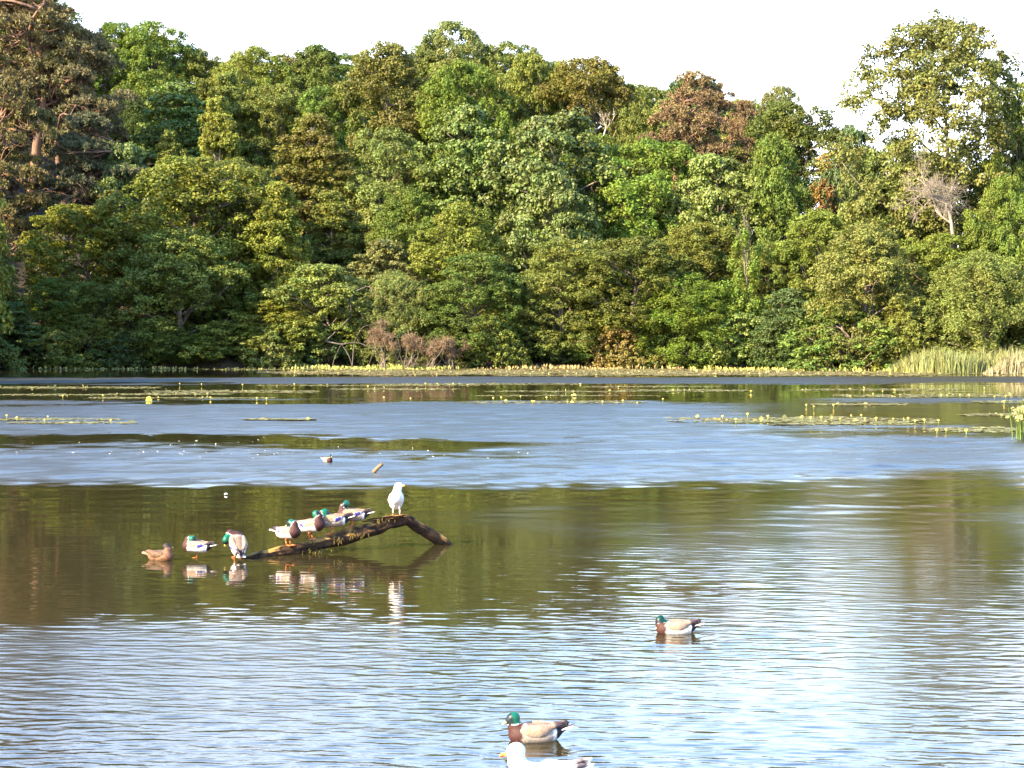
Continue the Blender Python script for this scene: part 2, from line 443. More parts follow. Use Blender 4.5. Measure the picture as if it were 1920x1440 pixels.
def broad_proto(name, seed, H=14.0, R=4.6, low=0.12, shape='round', clumps=125, subs=11, per=42, leaf=0.20, asp=0.74,
                crad=(0.95, 1.55), flat=0.62, droop=0.0, mat=None, airy=0.0, layered=0.0, nmix=0.65):
    rng = np.random.default_rng(seed)
    cen = []
    lob = [(rng.random() * 6.28, rng.uniform(0.1, 0.28), rng.integers(2, 5)) for _ in range(3)]
    tries = 0
    while len(cen) < clumps and tries < 6000:
        tries += 1
        t = rng.random() ** 0.9
        th = rng.random() * 2 * math.pi
        if shape == 'round':   prof = math.sqrt(max(0, 1 - ((t - 0.5) / 0.5) ** 2)) if t > 0.5 else math.sqrt(max(0, 1 - ((0.5 - t) / 0.68) ** 2))
        elif shape == 'dome':  prof = math.sqrt(max(0, 1 - t ** 2.2)) * (0.88 + 0.12 * min(1, t * 4))
        elif shape == 'cone':  prof = (1 - t) ** 0.75 * (0.75 + 0.25 * min(1, t * 5)) + 0.06
        else:                  prof = math.sin(math.pi * (0.08 + 0.92 * t) ** 1.5) ** 0.55 if t < 0.999 else 0
        lobe = 1 + sum(a * math.sin(n * th + p + t * 3) for p, a, n in lob) * 0.8
        rr = R * prof * lobe * (rng.uniform(0.78, 1.0) if rng.random() < 0.74 else rng.uniform(0.25, 0.75))
        z = H * (low + (0.965 - low) * t)
        if layered: z = z + (round(z / 1.7) * 1.7 - z) * layered
        c = np.array([rr * math.cos(th), rr * math.sin(th), z])
        cr = rng.uniform(*crad)
        if any(np.linalg.norm(c - q[0]) < 0.40 * (cr + q[1]) for q in cen) and rng.random() < 0.9:
            continue
        cen.append((c, cr))
    mb = MB()
    axis = np.array([0, 0, H * 0.45])
    for c, cr in cen:
        out = (c - axis) * np.array([1, 1, 0.6]); out /= np.linalg.norm(out) + 1e-6
        ct = rng.random()
        ns = max(3, int(subs * (cr / np.mean(crad)) ** 2))
        sd = rand_dirs(ns, rng) + out * 0.35 + np.array([0, 0, 0.30])
        sd /= np.linalg.norm(sd, axis=1)[:, None]
        sc = c + sd * cr * np.array([1, 1, flat]) * rng.uniform(0.55, 1.0, ns)[:, None]
        for s_, d_ in zip(sc, sd):
            if airy and rng.random() < airy: continue
            sr = cr * rng.uniform(0.30, 0.46)
            n = int(per * rng.uniform(0.7, 1.3))
            ld = rand_dirs(n, rng) + d_ * 0.5 + np.array([0, 0, 0.25])
            ld /= np.linalg.norm(ld, axis=1)[:, None]
            P = s_ + ld * sr * rng.uniform(0.45, 1.15, n)[:, None] * np.array([1, 1, 0.72])
            if droop: P[:, 2] -= rng.random(n) ** 2 * droop
            nr = ld * nmix + rand_dirs(n, rng) * 0.6 + np.array([0, 0, 0.35])
            nr /= np.linalg.norm(nr, axis=1)[:, None]
            V, Q = leaf_quads(P, nr, leaf * rng.uniform(0.7, 1.35, n), asp, rng, droop)
            a = np.repeat(np.clip(0.5 + (ct - 0.5) * 0.5 + rng.normal(0, 0.2, n), 0, 1), 4)
            mb.add(V, Q, a=a)
    crown = mb.mesh(name + '_crown', smooth=False)
    crown.materials.append(mat or M_leaf)
    tb = MB()
    top = np.array([rng.normal(0, 0.3), rng.normal(0, 0.3), H * 0.8])
    P = limb(tb, (0, 0, -1.2), top, H * 0.021 + 0.05, 0.05, rng, 0.03, 12, 8)
    idx = rng.permutation(len(cen))[:30]
    for i in idx:
        c, cr = cen[i]
        zc = np.clip(c[2] - rng.uniform(0.8, 3.0) - 0.25 * np.hypot(c[0], c[1]), H * 0.1, H * 0.75)
        k = np.argmin(abs(P[:, 2] - zc))
        rb = 0.05 + 0.10 * (1 - zc / H)
        bp = limb(tb, P[k], c, rb, 0.02, rng, 0.10, 7, 5)
        for _ in range(2):
            limb(tb, bp[rng.integers(3, 6)], c + rand_dirs(1, rng)[0] * cr * 0.95, 0.022, 0.008, rng, 0.12, 4, 3)
    trunk = tb.mesh(name + '_trunk')
    trunk.materials.append(M_bark)
    return dict(H=H, R=R, crown=crown, trunk=trunk)

def pine_proto(name, seed, H=17.0, R=5.0, bare=0.36, pads=56):
    rng = np.random.default_rng(seed)
    mb, tb = MB(), MB()
    top = np.array([rng.normal(0, 0.8), rng.normal(0, 0.8), H * 0.93])
    P = limb(tb, (0, 0, -1.2), top, 0.42, 0.09, rng, 0.045, 14, 9)
    fork = limb(tb, P[6], P[6] + np.array([rng.choice([-1, 1]) * 2.2, rng.normal(0, 1), H * 0.33]), 0.2, 0.07, rng, 0.08, 9, 7)
    made = 0; cen = []
    while made < pads:
        t = rng.random()
        th = rng.random() * 6.28
        prof = (0.55 + 0.45 * math.sin(math.pi * min(1, t * 1.1))) * math.sqrt(max(0.02, 1 - t ** 3))
        rr = R * prof * rng.uniform(0.25, 1.0)
        c = np.array([rr * math.cos(th), rr * math.sin(th), H * (bare + (0.97 - bare) * t)])
        cr = rng.uniform(1.1, 2.1)
        if any(np.linalg.norm((c - q) * [1, 1, 1.6]) < 1.5 for q in cen) and rng.random() < 0.85: continue
        cen.append(c); made += 1
        src = P if rng.random() < 0.7 else fork
        k = np.argmin(abs(src[:, 2] - (c[2] - rng.uniform(0.2, 1.8))))
        bp = limb(tb, src[k], c - [0, 0, 0.25], 0.11, 0.03, rng, 0.16, 8, 6)
        for _ in range(5):
            limb(tb, bp[rng.integers(3, 7)], c + rand_dirs(1, rng)[0] * cr * [0.95, 0.95, 0.25], 0.035, 0.012, rng, 0.14, 5, 4)
        ct = rng.random()
        ns = int(9 * cr * cr)
        for _ in range(ns):
            ph = rng.random() * 6.28; q = math.sqrt(rng.random())
            s_ = c + np.array([math.cos(ph) * q * cr, math.sin(ph) * q * cr, (1 - q * q) * 0.32 * cr + rng.normal(0, 0.09)])
            n = rng.integers(34, 46)
            ld = rand_dirs(n, rng) + [0, 0, 0.55]
            ld /= np.linalg.norm(ld, axis=1)[:, None]
            Pn = s_ + ld * rng.uniform(0.12, 0.30, n)[:, None]
            side = np.cross(ld, rand_dirs(n, rng)); side /= np.linalg.norm(side, axis=1)[:, None] + 1e-9
            ln = rng.uniform(0.10, 0.20, n)[:, None]
            V = np.stack([Pn - ld * ln, Pn + side * 0.05, Pn + ld * ln, Pn - side * 0.05], 1).reshape(-1, 3)
            a = np.repeat(np.clip(0.5 + (ct - 0.5) * 0.5 + rng.normal(0, 0.18, n), 0, 1), 4)
            mb.add(V, np.arange(n * 4).reshape(-1, 4), a=a)
    crown = mb.mesh(name + '_crown', smooth=False); crown.materials.append(M_needle)
    trunk = tb.mesh(name + '_trunk'); trunk.materials.append(M_pinebark)
    return dict(H=H, R=R, crown=crown, trunk=trunk)

PR = {}
PR['oak'] = [broad_proto('oak_a', 1), broad_proto('oak_b', 2, R=5.0, shape='dome', low=0.06, clumps=140),
             broad_proto('oak_c', 3, R=4.2, crad=(0.8, 1.35), clumps=150, subs=10)]
PR['sycamore'] = [broad_proto('sycamore_a', 4, R=4.4, leaf=0.235, asp=0.9, crad=(1.0, 1.7), flat=0.55, layered=0.5, mat=M_leaf_gl, clumps=105, per=36, nmix=0.9),
                  broad_proto('sycamore_b', 5, R=4.8, shape='dome', low=0.08, leaf=0.235, asp=0.9, crad=(1.0, 1.6), flat=0.55, layered=0.4, mat=M_leaf_gl, per=34, clumps=115, nmix=0.9)]
PR['ash'] = [broad_proto('ash_a', 6, R=4.6, leaf=0.27, asp=0.42, crad=(0.9, 1.5), droop=0.35, per=38),
             broad_proto('ash_b', 7, R=4.3, shape='egg', leaf=0.27, asp=0.45, crad=(0.9, 1.4), droop=0.3, per=36)]
PR['willow'] = [broad_proto('willow_a', 8, H=10, R=4.6, shape='dome', low=0.0, leaf=0.25, asp=0.34, crad=(0.85, 1.3), droop=0.5, per=40, flat=0.8)]
PR['beech'] = [broad_proto('beech_a', 9, R=4.2, shape='cone', low=0.06, leaf=0.21, crad=(0.9, 1.4), flat=0.5, layered=0.3, clumps=135)]
PR['poplar'] = [broad_proto('poplar_a', 10, H=24, R=6.6, shape='egg', low=0.10, leaf=0.21, asp=0.85, crad=(1.1, 1.75), airy=0.06, clumps=245, per=40, subs=10)]
PR['shrub'] = [broad_proto('shrub_a', 11, H=5.5, R=3.6, shape='dome', low=0.0, leaf=0.20, asp=0.7, crad=(0.65, 1.05), clumps=105, subs=9, per=28),
               broad_proto('shrub_b', 12, H=5.0, R=3.8, shape='dome', low=0.0, leaf=0.23, asp=0.8, crad=(0.65, 1.1), clumps=95, subs=9, per=26, flat=0.55, mat=M_leaf_gl)]
PR['pine'] = [pine_proto('pine_a', 21), pine_proto('pine_b', 22, R=5.4, pads=62), pine_proto('pine_c', 23, H=16, R=4.6, bare=0.25)]
PNAME = dict(oak='oak_tree', sycamore='sycamore_tree', ash='ash_tree', willow='willow_tree', beech='beech_tree', poplar='poplar_tree', shrub='shore_shrub', pine='pine_tree')

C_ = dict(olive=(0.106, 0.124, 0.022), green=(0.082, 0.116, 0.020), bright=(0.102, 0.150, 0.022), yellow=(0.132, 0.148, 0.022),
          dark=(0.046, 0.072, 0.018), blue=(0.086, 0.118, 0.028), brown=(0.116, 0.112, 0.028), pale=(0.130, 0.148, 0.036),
          copper=(0.160, 0.100, 0.034), pine=(0.112, 0.094, 0.034), pinered=(0.138, 0.098, 0.042), silver=(0.118, 0.130, 0.038))

RNG = random.Random(77)
ROWD = [2.5, 11, 21, 35, 51, 68, 84]
PLACED = []
def tree(px, top, wpx, row, sp, c, label, group=None, cat='tree', name=None, var=None):
    X0 = (px - CX) / F * 160
    d = float(shore(X0)) + ROWD[row] + RNG.uniform(-1.5, 1.5) - (1.5 if sp == 'shrub' and px < 1650 else 0)
    X = (px - CX) / F * d
    zb = float(ground_z(X, d))
    zt = CH - (top - HY) / F * d
    h = zt - zb
    p = PR[sp][RNG.randrange(len(PR[sp])) if var is None else var]
    h = max(h, 2.2)
    sx = wpx / 2 * d / F / p['R']
    sz = h / p['H']
    t = thing(name or PNAME[sp], label, cat, (X, d, zb), RNG.uniform(0, 6.28), group)
    t.scale = (sx * RNG.uniform(0.95, 1.05), sx * RNG.uniform(0.95, 1.05), sz)
    cc = C_[c] if isinstance(c, str) else c
    j = RNG.uniform(0.88, 1.12)
    o = obj('crown', p['crown'], None, t); o.color = (cc[0] * j * RNG.uniform(0.93, 1.07), cc[1] * j, cc[2] * j * RNG.uniform(0.85, 1.15), 1)
    obj('trunk', p['trunk'], None, t)
    PLACED.append((row, px, wpx, top))
    return t

SKY = [(-100, -60), (120, -20), (170, 60), (230, 48), (330, 70), (370, 110), (560, 100), (800, 95), (850, 50), (900, 75), (1000, 90), (1030, 120),
       (1110, 112), (1190, 158), (1300, 140), (1400, 190), (1470, 170), (1530, 245), (1570, 300), (1640, 290), (1670, 120), (1760, 35), (1870, 70), (1920, 170), (2100, 200)]
def skyline(px):
    return float(np.interp(px, [a for a, b in SKY], [b for a, b in SKY]))

# the trees one can tell apart
T = tree
G = 'trees of the wooded hillside'
T(55, -75, 260, 3, 'pine', 'pine', 'tallest old pine, its crown cut off by the top of the picture', G, var=1)
T(150, 40, 190, 3, 'pine', 'pine', 'brown needled pine with pale twisted branches beside the tallest old pine', G, var=0)
T(15, 130, 170, 2, 'pine', 'pine', 'pine with orange limbs at the outer end of the pine clump', G, var=2)
T(160, 215, 200, 2, 'pine', (0.075, 0.075, 0.035), 'lower pine whose reddish trunk stands above the shore oaks', G, var=1)
T(205, 42, 110, 5, 'ash', 'bright', 'bright green feathery tree on the skyline next to the pine clump', G)
T(288, 44, 140, 5, 'oak', 'bright', 'lime green round tree on the skyline with sky showing under its crown', G)
T(375, 100, 130, 5, 'oak', 'olive', 'low olive tree on the skyline after the lime green round tree', G)
T(480, 88, 160, 5, 'ash', 'yellow', 'yellow green feathery tree on the level stretch of skyline', G)
T(592, 86, 120, 5, 'oak', 'green', 'small green dome rising from the level stretch of skyline', G)
T(725, 88, 220, 4, 'oak', 'brown', 'wide brownish oak crown with pale stems beneath at the hill top', G, var=1)
T(800, 95, 120, 5, 'oak', 'olive', 'olive tree on the skyline between brownish oak and peaked pale tree', G)
T(852, 42, 150, 5, 'ash', 'silver', 'pale tree forming the highest peak in the middle of the skyline', G, var=1)
T(945, 78, 150, 5, 'ash', 'pale', 'pale leafy tree on the skyline just below the middle peak', G)
T(995, 100, 110, 4, 'oak', 'olive', 'olive tree below the skyline shoulder beside the pale leafy tree', G)
T(1110, 108, 190, 4, 'oak', (0.095, 0.088, 0.020), 'golden brown rounded oak on the skyline with bare branches below', G)
T(1185, 160, 120, 5, 'oak', 'olive', 'low skyline tree between golden brown oak and red pine', G)
T(1310, 130, 190, 3, 'pine', 'pinered', 'rust red pine with orange trunk standing on the skyline', G, var=0)
T(1392, 176, 90, 4, 'pine', 'pinered', 'small thin pine crown against the sky beside the rust red pine', G, var=2)
T(1462, 163, 95, 5, 'ash', 'silver', 'thin grey green treetop against the sky above the dark green oak', G)
T(1485, 195, 190, 3, 'oak', (0.055, 0.075, 0.014), 'large dark green oak where the skyline steps down', G, var=0)
T(1572, 285, 130, 3, 'oak', 'copper', 'copper leaved tree in the dip of the skyline', G, var=2)
T(1606, 250, 95, 3, 'sycamore', 'dark', 'dark green maple standing alone in the dip of the skyline', G, var=0)
T(1765, 27, 290, 2, 'poplar', 'silver', 'tall airy poplar with sky showing through its crown', G, var=0)
T(1690, 270, 170, 2, 'ash', 'pale', 'pale green tree under the left flank of the tall poplar', G)
T(1905, 170, 150, 2, 'oak', 'green', 'green tree beside the tall poplar at the end of the wood', G)
T(1890, 330, 140, 1, 'ash', 'bright', 'bright green tree below the poplar at the end of the wood', G)
T(330, 160, 180, 4, 'sycamore', 'green', 'green broad leaved tree below the lime green skyline tree', G)
T(262, 190, 120, 4, 'oak', 'dark', 'dark oak squeezed between the pines and green broad leaved tree', G)
T(410, 190, 130, 3, 'beech', 'yellow', 'yellowish larch-like tree with drooping sprays on the upper slope', G)
T(235, 280, 110, 2, 'sycamore', 'blue', 'grey green whitebeam leaning out beside the lower pine', G)
T(520, 160, 150, 4, 'oak', 'olive', 'olive oak below the yellow green feathery skyline tree', G)
T(620, 165, 140, 4, 'ash', 'bright', 'bright green ash below the small green skyline dome', G)
T(320, 250, 110, 3, 'beech', 'olive', 'small dark olive beech on the upper slope above the big shore oak', G)
T(585, 222, 190, 3, 'beech', (0.105, 0.100, 0.022), 'olive conical beech with thin bare twigs at its top', G)
T(725, 240, 185, 3, 'ash', 'pale', 'pale rounded willowy tree with a crooked white stem in mid slope', G)
T(870, 205, 190, 3, 'sycamore', 'green', 'dark glossy sycamore behind the pale rounded willowy tree', G)
T(960, 190, 130, 4, 'oak', 'olive', 'olive oak above the blue green sycamore', G)
T(1035, 225, 225, 2, 'sycamore', 'blue', 'large blue green sycamore with layered glossy boughs in mid slope', G, var=0)
T(1205, 262, 225, 2, 'ash', 'bright', 'big fresh green ash below the rust red pine', G, var=0)
T(1345, 300, 150, 2, 'sycamore', 'blue', 'blue green tree between fresh green ash and dark green oak', G)
T(1450, 260, 140, 2, 'oak', 'green', 'green oak standing under the large dark green oak', G)
T(370, 300, 280, 1, 'oak', 'olive', 'big spreading olive oak above the shaded shore', G, var=0)
T(145, 385, 170, 1, 'oak', 'yellow', 'yellow green oak below the lower pine trunk', G, var=2)
T(520, 350, 170, 1, 'beech', 'yellow', 'yellow green beech next to the big spreading oak', G)
T(625, 365, 160, 2, 'beech', 'olive', 'olive layered beech under the conical beech', G)
T(770, 360, 150, 2, 'oak', 'green', 'green oak under the pale rounded willowy tree', G)
T(862, 388, 190, 1, 'oak', 'olive', 'olive oak with reaching bare side branches above the dark shore gap', G, var=1)
T(1045, 330, 180, 1, 'sycamore', 'blue', 'lower blue green sycamore bough mass above the flat topped oak', G, var=1)
T(1050, 455, 180, 0, 'oak', 'olive', 'flat topped olive oak leaning over the water', G, var=1)
T(1190, 445, 200, 0, 'oak', (0.098, 0.105, 0.020), 'yellowish oak rising from the middle of the far shore', G, var=0)
T(1310, 420, 170, 1, 'ash', 'olive', 'light olive ash behind the fresh green shore willow', G)
T(1535, 400, 180, 1, 'oak', 'olive', 'rounded olive oak below the copper leaved tree', G)
T(1625, 430, 200, 0, 'oak', (0.11, 0.115, 0.025), 'broad yellow olive oak above the round shore shrub', G, var=1)
T(1755, 440, 180, 1, 'oak', 'olive', 'olive oak in front of the bare dead tree', G)
T(1860, 420, 180, 1, 'oak', 'green', 'green oak behind the round silver willow', G)
T(1850, 480, 260, 0, 'willow', 'pale', 'round silver green willow above the reed bed', G)
T(1290, 520, 230, 0, 'willow', 'bright', 'fresh green willow spreading down to the water', G)
T(745, 515, 160, 0, 'willow', 'pale', 'pale green willow behind the brown dead bushes', G)
T(340, 440, 250, 0, 'oak', 'olive', 'olive oak with pale limbs growing at the shaded shore', G, var=1)
T(890, 480, 190, 0, 'oak', 'green', 'green oak overhanging the dark gap of the shore', G, var=1)
T(1478, 545, 130, 0, 'sycamore', 'dark', 'dark layered tree between green willow and round shrub', G, var=1)
B_ = 'unseen trees added on the side bank'  # out-of-view oaks added to cast shade over the lower left shore
for i, (x_, t_, w_) in enumerate([(-150, 190, 250), (-300, 130, 270), (-440, 110, 270), (-600, 100, 280), (-230, 20, 260), (-120, 120, 200)]):
    T(x_, t_, w_, 0 if i < 4 else 1, 'oak', 'olive', 'unseen olive oak added on the side bank to shade the far shore', B_)
S = 'shrubs along the far shore'
T(1590, 582, 190, 0, 'shrub', 'green', 'large round green shrub overhanging the lily pads', S, 'shrub', var=0)
T(1705, 560, 150, 0, 'shrub', 'olive', 'olive shrub between round green shrub and reed bed', S, 'shrub', var=0)
T(1165, 612, 120, 0, 'shrub', (0.12, 0.10, 0.025), 'low ochre leaved shrub spreading over the pad edge', S, 'shrub', var=1)
T(1385, 590, 130, 0, 'shrub', 'green', 'green shrub at the foot of the fresh green willow', S, 'shrub', var=1)
T(1680, 630, 110, 0, 'shrub', 'yellow', 'yellow green low shrub where the reed bed begins', S, 'shrub', var=0)

# the rest of the wood: look-alikes, filled in row by row where the wood has room
rows_top = {0: 545, 1: 455, 2: 350, 3: 255, 4: 170, 5: 110, 6: 105}
where = {0: 'edging the far shore', 1: 'just behind the shore trees', 2: 'on the lower hillside', 3: 'on the middle hillside', 4: 'on the upper hillside', 5: 'filling the skyline of the hill', 6: 'behind the skyline trees of the hill'}
for row in range(7):
    px = -70.0
    while px < 1990:
        w = RNG.uniform(110, 180)
        px += w * 0.5
        sk = skyline(px)
        top = max(rows_top[row] + RNG.uniform(-55, 50) + (35 if px > 1500 and row < 3 else 0), sk + (16 if row == 6 else 10 if row >= 4 else 24))
        if row >= 5: top = sk + RNG.uniform(3, 20)
        near = [abs(px - q[1]) for q in PLACED if q[0] == row and abs(px - q[1]) < 0.26 * (w + q[2])]
        hid = px > 1430 and row >= 4
        gap = 1540 < px < 1665 and row >= 2 and top < 300
        if not near and not hid and not gap:
            if px > 1440 and row == 3: top = max(top, 330)
            sp = RNG.choices(['oak', 'sycamore', 'ash', 'beech'], [5, 2, 2, 1.0])[0]
            cn = RNG.choices(['olive', 'green', 'bright', 'yellow', 'dark', 'brown', 'pale'], [6, 5, 2.5, 1.6, 1.2, 0.9, 1.0] if px < 1000 else [6, 4, 2.5, 2, 0.6, 0.8, 2])[0]
            adj = dict(olive='olive green', green='mid green', bright='fresh green', yellow='yellow green', dark='dark green', brown='brownish green', pale='pale green')[cn]
            T(px, top, w, row, sp, cn, f'{adj} {PNAME[sp].replace("_", " ")} {where[row]}', f'{adj} {PNAME[sp].replace("_tree", "")} trees {where[row]}')
        px += w * 0.14
# low shrubs hanging over the waterline
MARKS = [(-20, 'under the outermost pine'), (70, 'under the pine clump'), (150, 'under the yellow green oak'), (250, 'beside the pale limbed olive oak'), (340, 'under the pale limbed olive oak'),
         (440, 'beside the yellow green beech'), (520, 'under the yellow green beech'), (590, 'beside the grey fallen tree'), (890, 'under the green overhanging oak'), (970, 'beside the flat topped olive oak'),
         (1050, 'under the flat topped olive oak'), (1120, 'beside the low ochre shrub'), (1230, 'beside the fresh green willow'), (1300, 'under the fresh green willow'), (1450, 'under the dark layered tree'), (1530, 'beside the large round green shrub'), (1650, 'beside the reed bed')]
px = -30.0
while px < 1700:
    w = RNG.uniform(85, 150)
    near = any(abs(px - q[1]) < 40 for q in PLACED if q[3] > 575)
    mark = min(MARKS, key=lambda m: abs(m[0] - px))[1]
    if not near and not (600 < px < 880):
        cn = RNG.choice(['dark', 'green', 'green', 'olive'])
        adj = dict(dark='dark green', green='mid green', olive='olive')[cn]
        T(px, RNG.uniform(585, 640), w, 0, 'shrub', cn, f'low {adj} shrub at the far waterline {mark}', f'low {adj} shrubs at the waterline', 'shrub')
    px += w * 0.55

# undergrowth that covers the slope between trunks
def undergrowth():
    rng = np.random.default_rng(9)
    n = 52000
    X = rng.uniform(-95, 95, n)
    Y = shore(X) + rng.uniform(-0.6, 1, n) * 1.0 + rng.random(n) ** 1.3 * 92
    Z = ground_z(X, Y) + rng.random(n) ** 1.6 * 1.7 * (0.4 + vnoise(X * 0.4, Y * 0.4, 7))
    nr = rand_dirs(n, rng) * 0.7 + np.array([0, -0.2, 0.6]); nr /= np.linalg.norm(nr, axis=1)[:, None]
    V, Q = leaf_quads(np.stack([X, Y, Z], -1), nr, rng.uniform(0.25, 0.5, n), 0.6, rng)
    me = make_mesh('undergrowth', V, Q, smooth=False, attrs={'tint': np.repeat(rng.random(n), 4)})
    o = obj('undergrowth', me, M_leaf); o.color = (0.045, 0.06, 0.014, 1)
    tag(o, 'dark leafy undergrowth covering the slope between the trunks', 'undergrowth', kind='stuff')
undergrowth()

# ------------------------------------------------------------------ bare and dead wood
def grow(mb, p, d, L, r, lev, rng, spread=0.55, up=0.15, nseg=5, kids=(3, 5), minr=0.006, shrink=0.66):
    P = [np.array(p, float)]; d = np.array(d, float)
    for i in range(nseg):
        d = d + rng.normal(0, 0.12, 3) + np.array([0, 0, up * 0.25]); d /= np.linalg.norm(d)
        P.append(P[-1] + d * L / nseg)
    mb.add(*tube(P, np.linspace(r, max(minr, r * 0.55), nseg + 1), 6 if lev > 2 else 3, cap=False), a=rng.random())
    if lev <= 0: return
    for k in range(rng.integers(*kids)):
        q = P[rng.integers(2, nseg + 1)]
        nd = d + rng.normal(0, spread, 3) + np.array([0, 0, up]); nd /= np.linalg.norm(nd)
        grow(mb, q, nd, L * shrink * rng.uniform(0.8, 1.2), max(minr, r * 0.52), lev - 1, rng, spread, up, max(3, nseg - 1), kids, minr, shrink)

def bare_tree(px, top, bot, d, label, seed, mat, lev=5, spread=0.5, up=0.22, group=None, name='dead_tree', lean=0.0, r=0.22, kids=(3, 5), rad=None):
    rng = np.random.default_rng(seed)
    b = at(px, bot, d); h = at(px, top, d)[2] - b[2]
    zg = float(ground_z(b[0], d))
    mb = MB()
    grow(mb, (0, 0, 0), (lean, 0, 1), h * 0.42, r, lev, rng, spread, up, 6, kids)
    tw = MB()
    t = thing(name, label, 'tree', (b[0], d, zg), 0, group)
    base = MB(); base.add(*tube([(lean * -0.5, 0, -0.5), (0, 0, max(0.05, b[2] - zg))], [r * 1.25, r], 8))
    obj('trunk', base.mesh('dead_trunk'), mat, t)
    o = obj('branches', mb.mesh('dead_branches'), mat, t, (0, 0, b[2] - zg))
    return t
bare_tree(1788, 280, 455, 152.5, 'bare grey dead tree with fine twigs below the tall poplar', 31, M_greytwig, 5, 0.62, 0.06, r=0.2, kids=(4, 6))
bare_tree(1405, 390, 560, 158, 'thin dead stems clothed in ivy rising from the shore trees', 35, M_bark, 4, 0.22, 0.5, r=0.14)
bare_tree(578, 245, 330, 192, 'bare pale twigs poking from the conical beech', 33, M_dead, 4, 0.35, 0.4, r=0.1)
bare_tree(1130, 190, 262, 196, 'bare crooked branches under the golden brown oak', 36, M_dead, 3, 0.5, 0.1, r=0.12, lean=0.4)

def ivy():
    rng = np.random.default_rng(8)
    d = 157.5
    mb = MB()
    for k in range(26):
        c = at(1400 + rng.normal(0, 24), rng.uniform(410, 640), d) + [0, rng.normal(0, 0.6), 0]
        n = 240
        ld = rand_dirs(n, rng)
        P = c + ld * rng.uniform(0.2, 1.0, n)[:, None] * [0.6, 0.6, 1.0]
        nr = ld + rand_dirs(n, rng) * 0.5; nr /= np.linalg.norm(nr, axis=1)[:, None]
        V, Q = leaf_quads(P, nr, rng.uniform(0.14, 0.24, n), 0.8, rng)
        mb.add(V, Q, a=np.repeat(rng.random(n), 4))
    o = obj('ivy', mb.mesh('ivy', False), M_leaf); o.color = (*C_['bright'], 1)
    tag(o, 'fresh green ivy climbing the thin dead stems', 'ivy')
ivy()

def fallen_branches():
    rng = np.random.default_rng(3)
    d = 156.0
    def P(pts, rr, mb, n=7):
        w = np.array([at(x, y, d + z) for x, y, z in pts])
        t = np.linspace(0, len(w) - 1, len(w) * 4)
        w = np.stack([np.interp(t, range(len(w)), w[:, i]) for i in range(3)], -1)
        w[1:-1] = (w[:-2] + 2 * w[1:-1] + w[2:]) / 4
        mb.add(*tube(w, np.linspace(rr[0], rr[1], len(w)), n))
    t = thing('fallen_tree', 'grey fallen tree with arching bare limbs at the shaded shore', 'tree', (0, 0, 0))
    a = MB(); P([(609, 641, 0.1), (613, 637, 0), (622, 629, 0), (640, 612, -0.3), (660, 590, -0.4), (655, 560, 0), (672, 545, 0.3)], (0.085, 0.03), a)
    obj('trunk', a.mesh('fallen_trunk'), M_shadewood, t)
    b = MB(); P([(655, 572, 0), (662, 548, 0.1), (690, 536, 0.2), (703, 545, 0.2), (706, 562, 0.2)], (0.07, 0.03), b, 5)
    P([(611, 640, 0), (640, 646, -0.3), (668, 641, -0.3), (705, 655, -0.2)], (0.08, 0.03), b, 5)
    P([(622, 692, 0.2), (628, 668, 0), (640, 645, -0.2)], (0.04, 0.025), b, 5)
    P([(690, 690, 0.2), (700, 660, 0), (730, 640, 0.2), (742, 610, 0.2)], (0.04, 0.015), b, 5)
    P([(735, 690, 0.2), (752, 662, 0), (745, 630, 0.2)], (0.04, 0.015), b, 5)
    P([(664, 570, 0), (676, 585, 0.1), (684, 600, 0.2)], (0.05, 0.02), b, 5)
    P([(640, 644, 0), (655, 668, -0.2), (662, 692, -0.2)], (0.05, 0.03), b, 5)
    P([(660, 692, -.4), (664, 640, -.2), (680, 612, 0.1), (712, 606, 0.1)], (0.06, 0.02), b, 5)
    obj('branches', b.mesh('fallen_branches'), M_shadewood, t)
fallen_branches()

def dead_bush(px, top, bot, w, label, seed):
    rng = np.random.default_rng(seed)
    d = 153.0
    b = at(px, bot, d); h = (bot - top) / F * d; R = w / 2 / F * d
    mb = MB(); tw = MB()
    for k in range(9):
        tip = np.array([rng.normal(0, R * 0.5), rng.normal(0, R * 0.5), h * rng.uniform(0.55, 1.0)])
        limb(mb, (rng.normal(0, R * 0.2), rng.normal(0, 0.2), -0.4), tip, 0.05, 0.015, rng, 0.15, 7, 5)
        n = 260
        dr = rand_dirs(n, rng) + [0, 0, -0.25]; dr /= np.linalg.norm(dr, axis=1)[:, None]
        st = tip + rand_dirs(n, rng) * rng.random((n, 1)) * R * 0.5 * [1, 1, 0.8]
        en = st + dr * rng.uniform(0.25, 0.7, n)[:, None] * min(1, R)
        sd = np.cross(dr, rand_dirs(n, rng)); sd /= np.linalg.norm(sd, axis=1)[:, None] + 1e-9
        V = np.stack([st - sd * 0.016, st + sd * 0.016, en + sd * 0.006, en - sd * 0.006], 1).reshape(-1, 3)
        tw.add(V, np.arange(n * 4).reshape(-1, 4))
    t = thing('dead_bush', label, 'bush', (b[0], d, b[2]), 0, 'brown dead bushes at the shore')
    obj('stems', mb.mesh('dead_stems'), M_bark, t)
    obj('twigs', tw.mesh('dead_twigs', False), M_deadtwig, t)
dead_bush(714, 602, 690, 46, 'drooping brown dead bush hanging from a bare grey limb', 1)
dead_bush(768, 632, 690, 46, 'brown dead bush in the middle of the dead bushes', 2)
dead_bush(808, 638, 690, 52, 'widest rusty brown dead bush behind the upright pads', 3)
dead_bush(847, 640, 690, 42, 'end dead bush with a pale forked stem by the dark gap', 4)

